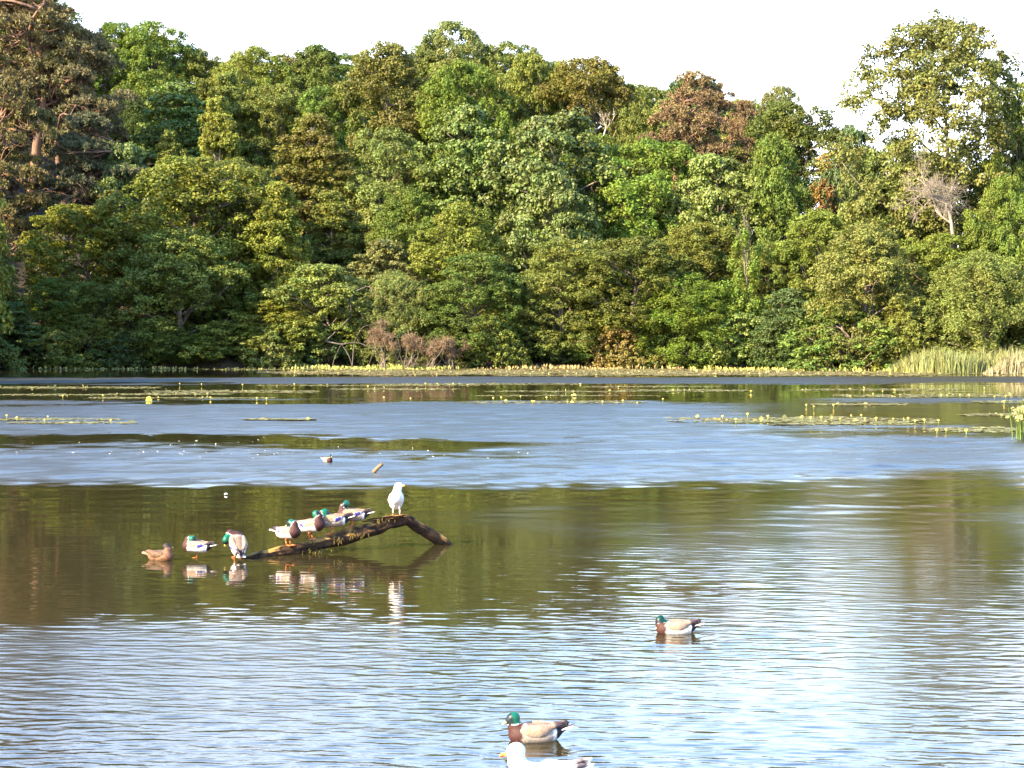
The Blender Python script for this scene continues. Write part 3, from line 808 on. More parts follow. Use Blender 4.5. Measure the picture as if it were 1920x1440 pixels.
# ------------------------------------------------------------------ reeds, lily pads, flowers
M_reed = mat_leaf('reed_leaves', 0.3, 0.5, 0.3)
def reeds():
    rng = np.random.default_rng(14)
    def field(name, n, x0, x1, hh, c, label, y0, y1):
        X = rng.uniform(x0, x1, n)
        Y = shore(X) + rng.uniform(y0, y1, n)
        h = hh * rng.uniform(0.65, 1.15, n) * (0.8 + 0.4 * vnoise(X * 0.5, Y * 0.5, 2)) * sstep(x0 - 0.5, x0 + 3.5, X)
        z0 = np.maximum(ground_z(X, Y), -0.3)
        lean = rng.normal(0, 0.16, (n, 2)) + [0.06, 0]
        wv = rng.uniform(0.02, 0.045, n)
        a = rng.random(n) * 6.28
        side = np.stack([np.cos(a), np.sin(a), 0 * a], -1) * wv[:, None]
        B = np.stack([X, Y, z0], -1)
        Mi = B + np.stack([lean[:, 0] * h * 0.35, lean[:, 1] * h * 0.35, h * 0.6], -1)
        Tp = B + np.stack([lean[:, 0] * h * 1.2, lean[:, 1] * h * 1.2, h * (1 - np.abs(lean[:, 0]) * 0.4)], -1)
        V = np.stack([B - side, B + side, Mi + side, Mi - side, Tp], 1).reshape(-1, 3)
        k = np.arange(n)[:, None] * 5
        me = make_mesh(name, V, np.concatenate([k, k + 1, k + 2, k + 3], 1), np.concatenate([k + 3, k + 2, k + 4], 1), False,
                       {'tint': np.repeat(rng.random(n), 5)})
        o = obj(name, me, M_reed); o.color = (*c, 1)
        tag(o, label, 'reeds', kind='stuff')
    field('reed_bed', 11000, 30.0, 60.0, 2.1, (0.17, 0.18, 0.065), 'fresh green reed bed beside the end of the wood', -6.5, -2.2)
    field('dry_reeds', 3600, 36.5, 60.0, 1.9, (0.27, 0.245, 0.14), 'straw coloured dry reeds along the front of the reed bed', -7.5, -6.0)
reeds()

M_pad = mat_leaf('lily_pads', 0.12, 0.75, 0.08)
def pad_geo(C, R, tilt, rng, nseg=7):
    """notched round pads"""
    n = len(C)
    a0 = rng.random(n) * 6.28
    th = np.linspace(0.25, 2 * math.pi - 0.25, nseg)
    tz = rand_dirs(n, rng)[:, :2] * tilt[:, None]
    V = np.zeros((n, nseg + 1, 3))
    V[:, 0] = C
    for i, t in enumerate(th):
        ox = np.cos(t + a0) * R; oy = np.sin(t + a0) * R
        V[:, i + 1, 0] = C[:, 0] + ox; V[:, i + 1, 1] = C[:, 1] + oy
        V[:, i + 1, 2] = C[:, 2] + tz[:, 0] * ox + tz[:, 1] * oy + R * 0.04 * np.sin(3 * t + a0)
    k = np.arange(n)[:, None] * (nseg + 1)
    T_ = np.concatenate([np.concatenate([k, k + i, k + i + 1], 1) for i in range(1, nseg)], 0)
    return V.reshape(-1, 3), T_, nseg + 1

def upright_leaves(P, h, w, rng):
    n = len(P)
    a = rng.random(n) * 6.28
    sd = np.stack([np.cos(a), np.sin(a), 0 * a], -1) * w[:, None]
    ln = rng.normal(0, 0.25, (n, 2)) * h[:, None]
    m = P + np.stack([ln[:, 0] * .5, ln[:, 1] * .5, h * 0.55], -1)
    t = P + np.stack([ln[:, 0], ln[:, 1], h], -1)
    V = np.stack([P, m + sd, t, m - sd], 1).reshape(-1, 3)
    return V, np.arange(n * 4).reshape(-1, 4)

def mat_patch(name, label, x0, x1, y0, y1, n, c, up=0, seed=0, R=(0.09, 0.16), uph=(0.1, 0.3)):
    """one floating mat between picture columns x0..x1 and picture rows y0..y1 at the waterline"""
    rng = np.random.default_rng(seed + 100)
    d0, d1 = water_d(y1), water_d(y0)
    Y = rng.uniform(d0, d1, n)
    f = (Y - d0) / (d1 - d0)
    U = rng.beta(1.3, 1.3, n)
    ph = seed * 1.7
    X = ((x0 + (x1 - x0) * U) - CX) / F * Y
    dens = vnoise(X * 0.35 + ph, Y * 0.5, seed) + 0.3 * vnoise(X * 1.1, Y * 0.9, seed + 1)
    edge = 1 - np.abs(2 * f - 1) ** 2 - np.abs(2 * U - 1) ** 3 * 0.7
    k = (dens * 0.75 + edge * 0.45) > 0.55
    X, Y = X[k], Y[k]; n = len(X)
    mb = MB()
    V, T_, per = pad_geo(np.stack([X, Y, rng.uniform(0.006, 0.03, n)], -1), rng.uniform(*R, n), rng.uniform(0, 0.09, n) * (rng.random(n) < 0.5), rng)
    mb.add(V, t=T_, a=np.repeat(rng.random(n), per))
    if up:
        i = rng.integers(0, n, up)
        h = rng.uniform(*uph, up) * (0.25 + 1.1 * vnoise(X[i] * 0.35, Y[i] * 0.2, seed + 9))
        V, Q = upright_leaves(np.stack([X[i], Y[i], 0 * h], -1), h, rng.uniform(0.05, 0.11, up), rng)
        mb.add(V, Q, a=np.repeat(rng.uniform(0.5, 1, up), 4))
    o = obj(name, mb.mesh(name, False), M_pad); o.color = (*c, 1)
    tag(o, label, 'lily pads', kind='stuff')

PADC = (0.20, 0.19, 0.065); PADB = (0.17, 0.15, 0.065)
mat_patch('lily_pad_band', 'brown olive lily pad belt lying along the whole far shore', 480, 2000, 692, 705, 26000, PADB, 420, 1, (0.14, 0.24))
mat_patch('lily_pad_band', 'thin line of yellow pads at the foot of the shaded wood', -60, 760, 690.5, 693.5, 1800, PADC, 420, 2, (0.12, 0.2), (0.1, 0.32))
mat_patch('upright_lily_leaves', 'pale upright lily leaves in front of the brown dead bushes', 540, 870, 689, 694, 1300, (0.24, 0.25, 0.07), 900, 3, (0.1, 0.18), (0.25, 0.6))
mat_patch('upright_lily_leaves', 'reddish upright lily leaves below the middle shore oaks', 860, 1290, 689, 693, 1300, (0.24, 0.18, 0.075), 600, 4, (0.1, 0.18), (0.2, 0.5))
mat_patch('upright_lily_leaves', 'yellow upright lily leaves below the round green shrub', 1290, 1640, 690, 697, 1500, (0.26, 0.24, 0.06), 700, 5, (0.1, 0.18), (0.15, 0.4))
mat_patch('upright_lily_leaves', 'large yellow green lily leaves in front of the reed bed', 1560, 1990, 688, 700, 2200, (0.26, 0.26, 0.05), 1300, 6, (0.14, 0.24), (0.25, 0.65))
MATS = [(-60, 300, 725, 729), (-60, 200, 739, 742), (180, 440, 738, 741), (270, 600, 732, 738), (160, 520, 745, 748), (480, 760, 722, 724), (660, 920, 720, 724),
        (620, 860, 729, 732), (860, 1220, 752, 757), (880, 1260, 741, 744), (900, 1180, 733, 736), (760, 1090, 719, 722), (1090, 1350, 724, 727), (-60, 230, 785, 789),
        (20, 260, 792, 795), (460, 590, 786, 788), (1250, 1760, 782, 797), (1160, 1420, 731, 735), (1520, 1700, 757, 761), (1560, 1960, 739, 746), (1720, 1980, 802, 813), (1480, 1800, 729, 733), (1780, 1980, 776, 781), (1820, 1980, 752, 756)]
for i, (a, b, c, d_) in enumerate(MATS):
    n = int((b - a) * (water_d(c) - water_d(d_)) * 0.42) + 120
    if b < 620: lab = 'thin floating lily mat off the shaded left wood'
    elif a > 1200: lab = 'floating lily mat off the reed bed and willow shore'
    else: lab = 'thin floating lily mat in the open middle of the lake'
    mat_patch('lily_mat', lab, a, b, c, d_, n, (PADC[0] * 0.75, PADC[1] * 0.75, PADC[2] * 0.9), max(3, n // 70), 20 + i, (0.10, 0.17), (0.06, 0.2))
    for o in (bpy.data.objects[-1],): pass

M_flower = mat_plain('yellow_petals', (0.50, 0.36, 0.06), 0.45, 0.4, 0.15, 30)
M_stalk = mat_plain('green_stalk', (0.16, 0.20, 0.05), 0.5, 0.3)
def flower_meshes():
    f = MB()
    for k in range(5):
        a = k * 2 * math.pi / 5
        th = np.linspace(-0.62, 0.62, 5); ph = np.linspace(-0.9, 1.15, 5)
        V = []
        for p in ph:
            for t in th:
                w = t * (1 - 0.25 * max(0, p))
                V.append((math.cos(a + w) * math.cos(p) * 0.052, math.sin(a + w) * math.cos(p) * 0.052, math.sin(p) * 0.045))
        Q = [(i * 5 + j, i * 5 + j + 1, i * 5 + 6 + j, i * 5 + 5 + j) for i in range(4) for j in range(4)]
        f.add(V, Q)
    s = MB(); s.add(*tube([(0, 0, -0.22), (0.01, 0, -0.1), (0, 0, -0.03)], [0.011, 0.010, 0.012], 5))
    return f.mesh('petals'), s.mesh('stalk')
FM, SM = flower_meshes()
fl = [(13, 779), (32, 783), (90, 781), (84, 787), (208, 788), (118, 742), (193, 741), (395, 745), (337, 719), (378, 720), (455, 721), (482, 746), (500, 747),
      (552, 720), (690, 724), (720, 745), (770, 747), (798, 719), (820, 719), (850, 719), (925, 746), (940, 745), (976, 743), (998, 752), (1002, 752), (1025, 745), (1064, 753),
      (1073, 741), (1130, 753), (1168, 751), (1195, 755), (1243, 748), (1355, 780), (1380, 786), (1402, 776), (1440, 780), (1504, 781), (1520, 783), (1540, 782), (1560, 783), (1575, 785),
      (1596, 779), (1615, 778), (1622, 785), (1643, 784), (1675, 785), (1703, 784), (1716, 789), (1733, 787), (1760, 788), (1512, 759), (1526, 762), (1563, 759), (1620, 731), (1637, 738),
      (1655, 733), (1765, 740), (1776, 741), (1800, 740), (1817, 740), (1865, 743), (1886, 742), (1883, 752), (1757, 806), (1774, 805), (1812, 807), (1846, 727), (1408, 733), (1678, 731)]
for i, (x, y) in enumerate(fl):
    jj = random.Random(i)
    d_ = water_d(y + jj.uniform(6, 11) * (1 if y > 760 else 0.6))
    p = at(x, y, d_)
    g = ('off the willow and reed shore' if x > 1250 else 'in the open middle of the lake' if x > 620 else 'off the shaded wood')
    t = thing('water_lily_flower', f'small yellow water lily flower standing above the pads {g}', 'flower', (p[0], p[1], max(p[2], 0.05)), jj.random() * 6, f'yellow lily flowers {g}')
    s_ = jj.uniform(0.65, 1.0); t.scale = (s_, s_, s_)
    obj('petals', FM, M_flower, t); obj('stalk', SM, M_stalk, t)

def single_leaf():
    d = water_d(752); p = at(279, 752, d); rng = np.random.default_rng(1)
    mb = MB()
    th = np.linspace(0, math.pi, 9)
    w = 6.0 / F * d; h = 9 / F * d
    V = [(0, 0, 0)] + [(math.cos(t) * w, 0.02 * math.sin(5 * t), h * math.sin(t) ** 0.8 + 0.01) for t in th]
    V += [(v[0] * 0.97, v[1] + 0.012, v[2] * 0.97) for v in V]
    Tt = [(0, i, i + 1) for i in range(1, 9)] + [(10, 10 + i + 1, 10 + i) for i in range(1, 9)] + [(i, 10 + i, i + 1) for i in range(1, 9)] + [(i + 1, 10 + i, 11 + i) for i in range(1, 9)]
    mb.add(V, t=Tt, a=0.7)
    o = obj('upright_lily_leaf', mb.mesh('upright_lily_leaf', False), M_pad, loc=(p[0], p[1], 0.0)); o.color = (0.24, 0.25, 0.05, 1)
    tag(o, 'single yellow lily leaf standing upright at a thin mat edge', 'leaf')
single_leaf()

def specks():
    rng = np.random.default_rng(6)
    n = 75
    py = np.where(rng.random(n) < 0.55, rng.normal(851, 2.2, n), rng.uniform(818, 862, n))
    px = np.where(rng.random(n) < 0.7, rng.uniform(-20, 560, n), rng.uniform(300, 1000, n))
    mb = MB()
    for x, y in zip(px, py):
        d = water_d(y); p = at(x, y, d)
        m = 5; r = rng.uniform(0.005, 0.013)
        V = p + rng.normal(0, r, (m * 2, 3)) * [1.5, 1, 0.6] + [0, 0, r * 0.8]
        V[:, 2] = np.maximum(V[:, 2], 0.004)
        mb.add(V, t=[(0, 1, 2), (2, 3, 4), (5, 6, 7), (7, 8, 9), (1, 6, 3), (0, 5, 8)])
    o = obj('floating_down', mb.mesh('floating_down', False), mat_plain('white_down', (0.75, 0.73, 0.68), 0.8, 0.1, 0.1))
    tag(o, 'white specks of down drifting in a line on the calm water', 'down', kind='stuff')
    d = water_d(929); p = at(424, 927, d)
    V, Q, T_ = tube([(-0.03, 0, 0.012), (-0.015, 0, 0.03), (0.01, 0.005, 0.034), (0.03, 0, 0.018)], [0.004, 0.016, 0.015, 0.003], 6)
    m2 = MB(); m2.add(V, Q, T_)
    o = obj('floating_feather', m2.mesh('feather'), bpy.data.materials['white_down'], loc=(p[0], p[1], 0))
    tag(o, 'lone white feather floating on the calm water above the ducks', 'feather')
specks()

def edge_plant():
    rng = np.random.default_rng(44)
    d = water_d(824); p = at(1912, 824, d)
    t = thing('waterside_plant', 'leafy flowering waterside plant at the edge of the lake', 'plant', (p[0], p[1], 0))
    lv = MB()
    n = 46
    for k in range(n):
        a = rng.random() * 6.28; h = rng.uniform(0.7, 1.5); ln = rng.uniform(0.1, 0.45)
        P0 = np.array([rng.normal(0.12, 0.14), rng.normal(0, 0.12), -0.1])
        s = np.linspace(0, 1, 6)[:, None]
        Pp = P0 + s * [0, 0, h] + s ** 2 * np.array([math.cos(a) * ln, math.sin(a) * ln, -0.25 * ln])
        sd = np.array([-math.sin(a), math.cos(a), 0]) * 0.018
        wv = np.array([0.7, 1, 1, 0.8, 0.5, 0.05])[:, None]
        V = np.concatenate([Pp - sd * wv, Pp + sd * wv])
        lv.add(V, [(i, i + 1, i + 7, i + 6) for i in range(5)], a=rng.random())
    o = obj('blades', lv.mesh('plant_blades', False), M_reed, t); o.color = (0.09, 0.14, 0.03, 1)
    fl_ = MB()
    for k in range(60):
        c = np.array([rng.normal(0.1, 0.16), rng.normal(0, 0.14), rng.uniform(0.45, 0.95)])
        n = 12
        V, Q = leaf_quads(c + rand_dirs(n, rng) * 0.05, rand_dirs(n, rng), rng.uniform(0.04, 0.09, n), 0.6, rng)
        fl_.add(V, Q, a=np.repeat(rng.random(n), 4))
    o = obj('flower_heads', fl_.mesh('plant_flowers', False), M_reed, t); o.color = (0.42, 0.40, 0.16, 1)
edge_plant()

# ------------------------------------------------------------------ the log
def log_d(px):
    return float(np.interp(px, [440, 840], [22.75, 24.3]))
LOGP = [(425, 1060, 5), (455, 1049, 7), (490, 1042, 9), (530, 1035, 10.5), (580, 1024, 11.5), (640, 1010, 12.8), (690, 995, 13), (730, 980, 11.5), (762, 973.5, 9)]
LIMBP = [(742, 977, 8.5), (765, 974.5, 9), (782, 987, 9), (806, 1002, 10.2), (830, 1017, 10.5), (848, 1032, 8.5), (862, 1044, 6)]
def mat_log():
    m, nt, N, L, P = new_mat('mossy_bark_painted_sun')
    tc = N.new('ShaderNodeTexCoord')
    nz = N.new('ShaderNodeTexNoise'); nz.inputs['Scale'].default_value = 9; nz.inputs['Detail'].default_value = 8; nz.inputs['Roughness'].default_value = 0.7
    cr = N.new('ShaderNodeValToRGB'); e = cr.color_ramp.elements
    e[0].position = 0.35; e[0].color = (0.006, 0.004, 0.003, 1); e[1].position = 0.75; e[1].color = (0.070, 0.038, 0.020, 1)  # bark tone darkened to carry the shaded side of the log
    L.new(tc.outputs['Object'], nz.inputs['Vector']); L.new(nz.outputs['Fac'], cr.inputs[0])
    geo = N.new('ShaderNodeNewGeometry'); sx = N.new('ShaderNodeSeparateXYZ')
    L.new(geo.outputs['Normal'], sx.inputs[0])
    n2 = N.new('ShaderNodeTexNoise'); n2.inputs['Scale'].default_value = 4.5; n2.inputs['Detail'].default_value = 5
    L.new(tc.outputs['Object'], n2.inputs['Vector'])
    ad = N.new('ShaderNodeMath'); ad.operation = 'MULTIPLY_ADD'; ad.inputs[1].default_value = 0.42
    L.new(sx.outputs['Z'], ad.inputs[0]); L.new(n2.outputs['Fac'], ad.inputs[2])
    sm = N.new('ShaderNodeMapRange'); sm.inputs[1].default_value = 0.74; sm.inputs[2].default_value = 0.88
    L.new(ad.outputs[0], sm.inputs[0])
    mx = N.new('ShaderNodeMixRGB'); mx.inputs[2].default_value = (0.22, 0.125, 0.035, 1)  # upward faces turn orange: moss together with painted sunlight
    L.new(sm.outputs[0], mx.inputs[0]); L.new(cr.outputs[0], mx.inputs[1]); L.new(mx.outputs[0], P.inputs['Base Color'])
    P.inputs['Roughness'].default_value = 0.9
    P.inputs['Specular IOR Level'].default_value = 0.12
    bp = N.new('ShaderNodeBump'); bp.inputs['Strength'].default_value = 0.9; bp.inputs['Distance'].default_value = 0.02
    L.new(nz.outputs['Fac'], bp.inputs['Height']); L.new(bp.outputs[0], P.inputs['Normal'])
    return m
def build_log():
    rng = np.random.default_rng(2)
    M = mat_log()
    M_moss = mat_leaf('moss_strands', 0.2, 0.8, 0.1)
    o0 = at(640, 1030, log_d(640)); o0[2] = 0
    t = thing('fallen_log', 'mossy bent log rising from the water under the resting birds', 'log', tuple(o0))
    def part(name, pts, n=28, m=110, seed=0, wig=0.16):
        px = np.array([p[0] for p in pts], float)
        C = np.array([at(p[0], p[1], log_d(p[0])) for p in pts]) - o0
        R = np.array([p[2] / F * log_d(p[0]) for p in pts])
        s = np.linspace(0, len(pts) - 1, m)
        k = np.arange(len(pts))
        C = np.stack([np.interp(s, k, C[:, i]) for i in range(3)], -1); R = np.interp(s, k, R)
        for _ in range(2):
            C[1:-1] = (C[:-2] + 2 * C[1:-1] + C[2:]) / 4; R[1:-1] = (R[:-2] + 2 * R[1:-1] + R[2:]) / 4
        V, Q, Tt = tube(C, R, n)
        th = np.tile(np.arange(n), m); si = np.repeat(np.arange(m), n)
        cen = np.repeat(C, n, 0)
        rel = V[:m * n] - cen
        ridge = vnoise(th * 0.85 % n, si * 0.10, seed) - 0.5
        big = vnoise(th * 0.25, si * 0.16, seed + 5) - 0.5
        fl_ = 1 + ridge * wig * 2.6 + big * 0.22
        V[:m * n] = cen + rel * fl_[:, None]
        mb = MB(); mb.add(V, Q, Tt)
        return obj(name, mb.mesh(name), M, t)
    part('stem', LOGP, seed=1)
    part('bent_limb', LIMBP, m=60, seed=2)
    ms = MB()
    for (x, y, n, L) in [(600, 1030, 26, 0.07), (575, 1034, 18, 0.06), (664, 1002, 22, 0.06), (634, 1010, 22, 0.05), (715, 975, 26, 0.05), (738, 966, 22, 0.03), (584, 1014, 16, 0.03)]:
        for k in range(n):
            p = at(x + rng.normal(0, 9), y + rng.normal(0, 2.5), log_d(x) - rng.uniform(0.05, 0.13)) - o0
            l = L * rng.uniform(0.4, 1.2)
            ms.add(*tube([p, p + [rng.normal(0, 0.008), -0.012, -l * 0.5], p + [rng.normal(0, 0.012), -0.012, -l]], [0.006, 0.005, 0.0015], 4, cap=False), a=rng.random())
    o = obj('hanging_moss', ms.mesh('hanging_moss'), M_moss, t); o.color = (0.10, 0.08, 0.025, 1)
    st = MB()
    for k in range(16):
        p = at(700 + k * 3.6 + rng.normal(0, 1), 976 - k * 0.55 + rng.normal(0, 2), log_d(720) - rng.uniform(0.02, 0.12)) - o0
        e = np.array([rng.uniform(0.08, 0.16), rng.normal(0, 0.01), rng.uniform(0.015, 0.035)])
        st.add(*tube([p - e, p, p + e * 0.8], [0.006, 0.014, 0.004], 5), a=rng.random())
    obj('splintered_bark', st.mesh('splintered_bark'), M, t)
build_log()

def stick():
    d = water_d(884); p = at(709, 884, d)
    t = thing('floating_stick', 'short broken stick poking up from the ruffled water', 'stick', (p[0], p[1], 0))
    s = d / F
    a = MB(); a.add(*tube([(-9 * s, 0, -2 * s), (-3 * s, 0, 5 * s), (4 * s, 0, 11 * s), (9 * s, 0, 14 * s)], [4.2 * s, 3.8 * s, 3.6 * s, 2.8 * s], 9))
    a.add(*tube([(3 * s, 0, 10 * s), (5 * s, 0, 15 * s), (5.5 * s, 0, 17.5 * s)], [1.6 * s, 1.0 * s, 0.6 * s], 6))
    obj('stem', a.mesh('stick'), M_deadtwig, t)
stick()

# ------------------------------------------------------------------ birds
def surface_net(f, lo, hi, h):
    lo = np.array(lo, float); hi = np.array(hi, float)
    n = np.ceil((hi - lo) / h).astype(int) + 1
    ax = [lo[i] + np.arange(n[i]) * h for i in range(3)]
    G_ = np.stack(np.meshgrid(*ax, indexing='ij'), -1)
    v = f(G_.reshape(-1, 3)).reshape(n)
    cs = n - 1
    S = np.zeros((*cs, 3)); C = np.zeros(cs)
    cor = [(i, j, k) for i in (0, 1) for j in (0, 1) for k in (0, 1)]
    def cv(c): return v[c[0]:c[0] + cs[0], c[1]:c[1] + cs[1], c[2]:c[2] + cs[2]]
    for a in cor:
        for b in cor:
            if sum(abs(a[i] - b[i]) for i in range(3)) != 1 or a > b: continue
            va, vb = cv(a), cv(b)
            m = (va < 0) != (vb < 0)
            t = np.where(m, va / np.where(m, va - vb, 1), 0)
            for i in range(3):
                S[..., i] += np.where(m, a[i] + (b[i] - a[i]) * t, 0)
            C += m
    act = C > 0
    idx = -np.ones(cs, int); idx[act] = np.arange(act.sum())
    ci = np.argwhere(act)
    V = lo + (ci + S[act] / C[act][:, None]) * h
    Qs = []
    for axis in range(3):
        o = [i for i in range(3) if i != axis]
        sl0 = [slice(1, -1)] * 3; sl1 = [slice(1, -1)] * 3
        sl0[axis] = slice(0, -1); sl1[axis] = slice(1, None)
        va, vb = v[tuple(sl0)], v[tuple(sl1)]
        e = np.argwhere((va < 0) != (vb < 0))
        if len(e) == 0: continue
        sg = va[tuple(e.T)] < 0
        base = e.copy(); base[:, o[0]] += 1; base[:, o[1]] += 1
        def cell(da, db):
            b = base.copy(); b[:, o[0]] -= da; b[:, o[1]] -= db
            return idx[tuple(b.T)]
        q = np.stack([cell(1, 1), cell(0, 1), cell(0, 0), cell(1, 0)], -1)
        flip = sg if axis != 1 else ~sg
        q[~flip] = q[~flip][:, ::-1]
        Qs.append(q)
    return V, np.concatenate(Qs)

def s_ell(p, c, r, R=None):
    q = p - np.array(c)
    if R is not None: q = q @ R
    r = np.array(r)
    k0 = np.linalg.norm(q / r, axis=1); k1 = np.linalg.norm(q / (r * r), axis=1) + 1e-9
    return k0 * (k0 - 1) / k1
def s_cap(p, a, b, ra, rb):
    a = np.array(a, float); b = np.array(b, float); ab = b - a
    t = np.clip((p - a) @ ab / (ab @ ab), 0, 1)
    return np.linalg.norm(p - (a + t[:, None] * ab), axis=1) - (ra + (rb - ra) * t), t
def smin(a, b, k):
    h = np.clip(0.5 + 0.5 * (b - a) / k, 0, 1)
    return b + (a - b) * h - k * h * (1 - h)
def unit(v):
    v = np.array(v, float); return v / np.linalg.norm(v)

M_feather = mat_col('feathers', 0.65, 0.2, 0.9, 90)
M_head = mat_col('sleek_head_feathers', 0.38, 0.22, 0.2, 200)
M_eye = mat_plain('dark_eye', (0.01, 0.008, 0.006), 0.1, 0.8, 0.1)
GREEN = np.array([0.003, 0.085, 0.048]); BLK = np.array([0.012, 0.011, 0.016]); MAROON = np.array([0.034, 0.012, 0.010])
PALE = np.array([0.29, 0.24, 0.195]); WHITE = np.array([0.66, 0.63, 0.60]); BROWN = np.array([0.20, 0.125, 0.075]); TAN = np.array([0.26, 0.175, 0.125])
PURPLE = np.array([0.075, 0.055, 0.25]); DARKB = np.array([0.05, 0.035, 0.04])

def mixc(c, d, t):
    t = np.asarray(t)[:, None]
    return c * (1 - t) + np.asarray(d) * t

def bird(name, label, cat, px, py, d, yaw, kind, head, bill, standing=0.0, z=None, pitch=0.0, neck=None, tuck=False, scale=1.0, vox=0.0075, legs=(1, 1), group=None, legspread=0.035, roll=0.0):
    """head, bill: head centre and bill direction in body axes (x forward, y left, z up from body centre)"""
    gull = kind == 'gull'
    fem = kind == 'female'
    w = at(px, py, d)
    zb = (0.045 if not standing else standing + (0.078 if not gull else 0.085))
    t = thing(name, label, cat, (w[0], w[1], 0.0 if z is None else z), math.radians(yaw), group)
    t.scale = (scale,) * 3
    cp, sp_ = math.cos(pitch), math.sin(pitch)
    Rp = np.array([[cp, 0, -sp_], [0, 1, 0], [sp_, 0, cp]])          # nose up for positive pitch
    def B(v): return Rp @ np.array(v, float) + [0, 0, zb]
    head = np.array(head, float); bill = unit(bill)
    nb = np.array([0.115, 0.0, 0.03]) if not gull else np.array([0.12, 0, 0.035])
    nm = np.array(neck, float) if neck is not None else (nb + head) / 2 + np.array([0.02, 0, 0.0])
    hr = np.array([0.050, 0.036, 0.041]) if not gull else np.array([0.055, 0.041, 0.044])
    # head frame: x along bill
    hx = bill; hy = np.cross([0, 0, 1], hx); hy = hy / (np.linalg.norm(hy) + 1e-9); hz = np.cross(hx, hy)
    HR = np.stack([hx, hy, hz], 1)
    nr0, nr1 = (0.052, 0.034) if not gull else (0.058, 0.042)
    def comps(p):
        body = s_ell(p, (0, 0, 0), (0.185, 0.092, 0.078))
        breast = s_ell(p, (0.095, 0, 0.0), (0.085, 0.083, 0.076))
        rear, tr = s_cap(p, (-0.09, 0, 0.012), (-0.235, 0, 0.034), 0.058, 0.010)
        n1, t1 = s_cap(p, nb, nm, nr0, (nr0 + nr1) / 2)
        n2, t2 = s_cap(p, nm, head, (nr0 + nr1) / 2, nr1)
        hd = s_ell(p, head, hr, HR)
        fore = s_ell(p, head + hx * 0.034 - hz * 0.008, (0.030, 0.022, 0.022), HR)
        return body, breast, rear, n1, n2, hd, fore, t2
    def sdf(p):
        body, breast, rear, n1, n2, hd, fore, _ = comps(p)
        a = smin(smin(body, breast, 0.04), rear, 0.05)
        nk = smin(smin(n1, n2, 0.02), smin(hd, fore, 0.014), 0.022)
        return smin(a, nk, 0.03)
    pts = np.stack([np.array([-0.26, -0.11, -0.095]), np.array([0.20, 0.11, 0.10]), head - 0.075, head + 0.075, nm - 0.08, nm + 0.08, nb + 0.07])
    V, Q = surface_net(sdf, pts.min(0) - 0.012, pts.max(0) + 0.012, vox)
    body, breast, rear, n1, n2, hd, fore, t2 = comps(V)
    rng = np.random.default_rng(abs(hash(label)) % 1000 if False else len(label) * 7 + int(px))
    nzv = vnoise(V[:, 0] * 70, V[:, 1] * 70 + V[:, 2] * 55, 3); nz2 = vnoise(V[:, 0] * 160, V[:, 2] * 160 + V[:, 1] * 90, 4)
    hdist = np.minimum(hd, fore)
    neckd = np.minimum(n1, n2)
    tru = np.minimum(np.minimum(body, breast), rear)
    if gull:
        c = np.tile(WHITE * 0.95, (len(V), 1)); c = mixc(c, WHITE * 0.93, nzv * 0.5)
    elif fem:
        c = np.tile(np.array([0.085, 0.040, 0.018]), (len(V), 1))
        c = mixc(c, (0.09, 0.05, 0.03), (nz2 > 0.55) * 0.75); c = mixc(c, (0.22, 0.12, 0.07), (nzv > 0.62) * 0.5)
        c = mixc(c, (0.16, 0.06, 0.035), sstep(0.09, 0.15, V[:, 0]) * 0.4 * (tru < neckd + 0.02))
        c = mixc(c, (0.022, 0.015, 0.013), sstep(0.03, 0.0, hdist))
    else:
        c = np.tile(PALE, (len(V), 1))
        c = mixc(c, (WHITE if standing or px > 1200 else PALE * 0.9), sstep(-0.01, 0.03, 0.02 - V[:, 2]) * 0.7)
        c = mixc(c, PALE * 0.72, (nzv > 0.55) * 0.35)
        if kind == 'eclipse': c = mixc(mixc(c, (0.24, 0.17, 0.12), 0.8 + 0 * nzv), (0.10, 0.065, 0.045), (nz2 > 0.55) * 0.7)
        c = mixc(c, TAN * 0.55, sstep(0.045, 0.07, V[:, 2]) * (V[:, 0] < 0.06))
        c = mixc(c, WHITE, sstep(-0.12, -0.15, V[:, 0]) * (V[:, 2] < 0.05))
        c = mixc(c, BLK, sstep(-0.150, -0.165, V[:, 0]))
        br = sstep(0.085, 0.112, V[:, 0] + 0.02 * (nzv - 0.5) + 0.25 * (V[:, 2] - 0.02) * 0.4)
        br = np.maximum(br, sstep(0.012, -0.004, np.minimum(n1, n2) - tru))
        c = mixc(c, MAROON * 1.0, br); c = mixc(c, MAROON * 1.6, br * (nz2 > 0.6) * 0.5)
        # white collar then green head
        Lh = np.linalg.norm(head - nm) + 1e-6
        tt = (V - nm) @ (head - nm) / Lh ** 2
        up_ = (neckd < tru + 0.012) | (hdist < 0.014)
        far = np.linalg.norm(V - head, axis=1)
        col_ = up_ & (tt > 0.20 + 0.05 * nzv) & (far < 0.13)
        hm = up_ & ((tt > 0.28) & (far < 0.12) | (hdist < 0.006))
        c[col_] = WHITE
        gr = np.tile(GREEN * (0.35 if px > 1200 else 1.0), (len(V), 1)); gr = mixc(gr, (0.006, 0.005, 0.012), sstep(-0.012, 0.022, (V - head) @ hx) * 0.92)
        c = np.where(hm[:, None], gr, c)
    V = (Rp @ V.T).T + [0, 0, zb]
    me = make_mesh(name + '_body', V, Q, cols=np.clip(c, 0, 1))
    me.materials.append(M_feather); me.materials.append(M_head)
    if not gull and not fem:
        hv = hm if not fem else None
        mi = np.zeros(len(Q), np.int32); mi[hm[Q].all(1)] = 1
        me.polygons.foreach_set('material_index', mi)
    obj('body', me, None, t)
    # bill
    bl = 0.056 if not gull else 0.062
    b0 = head + hx * 0.042 - hz * 0.010
    s = np.linspace(0, 1, 9)
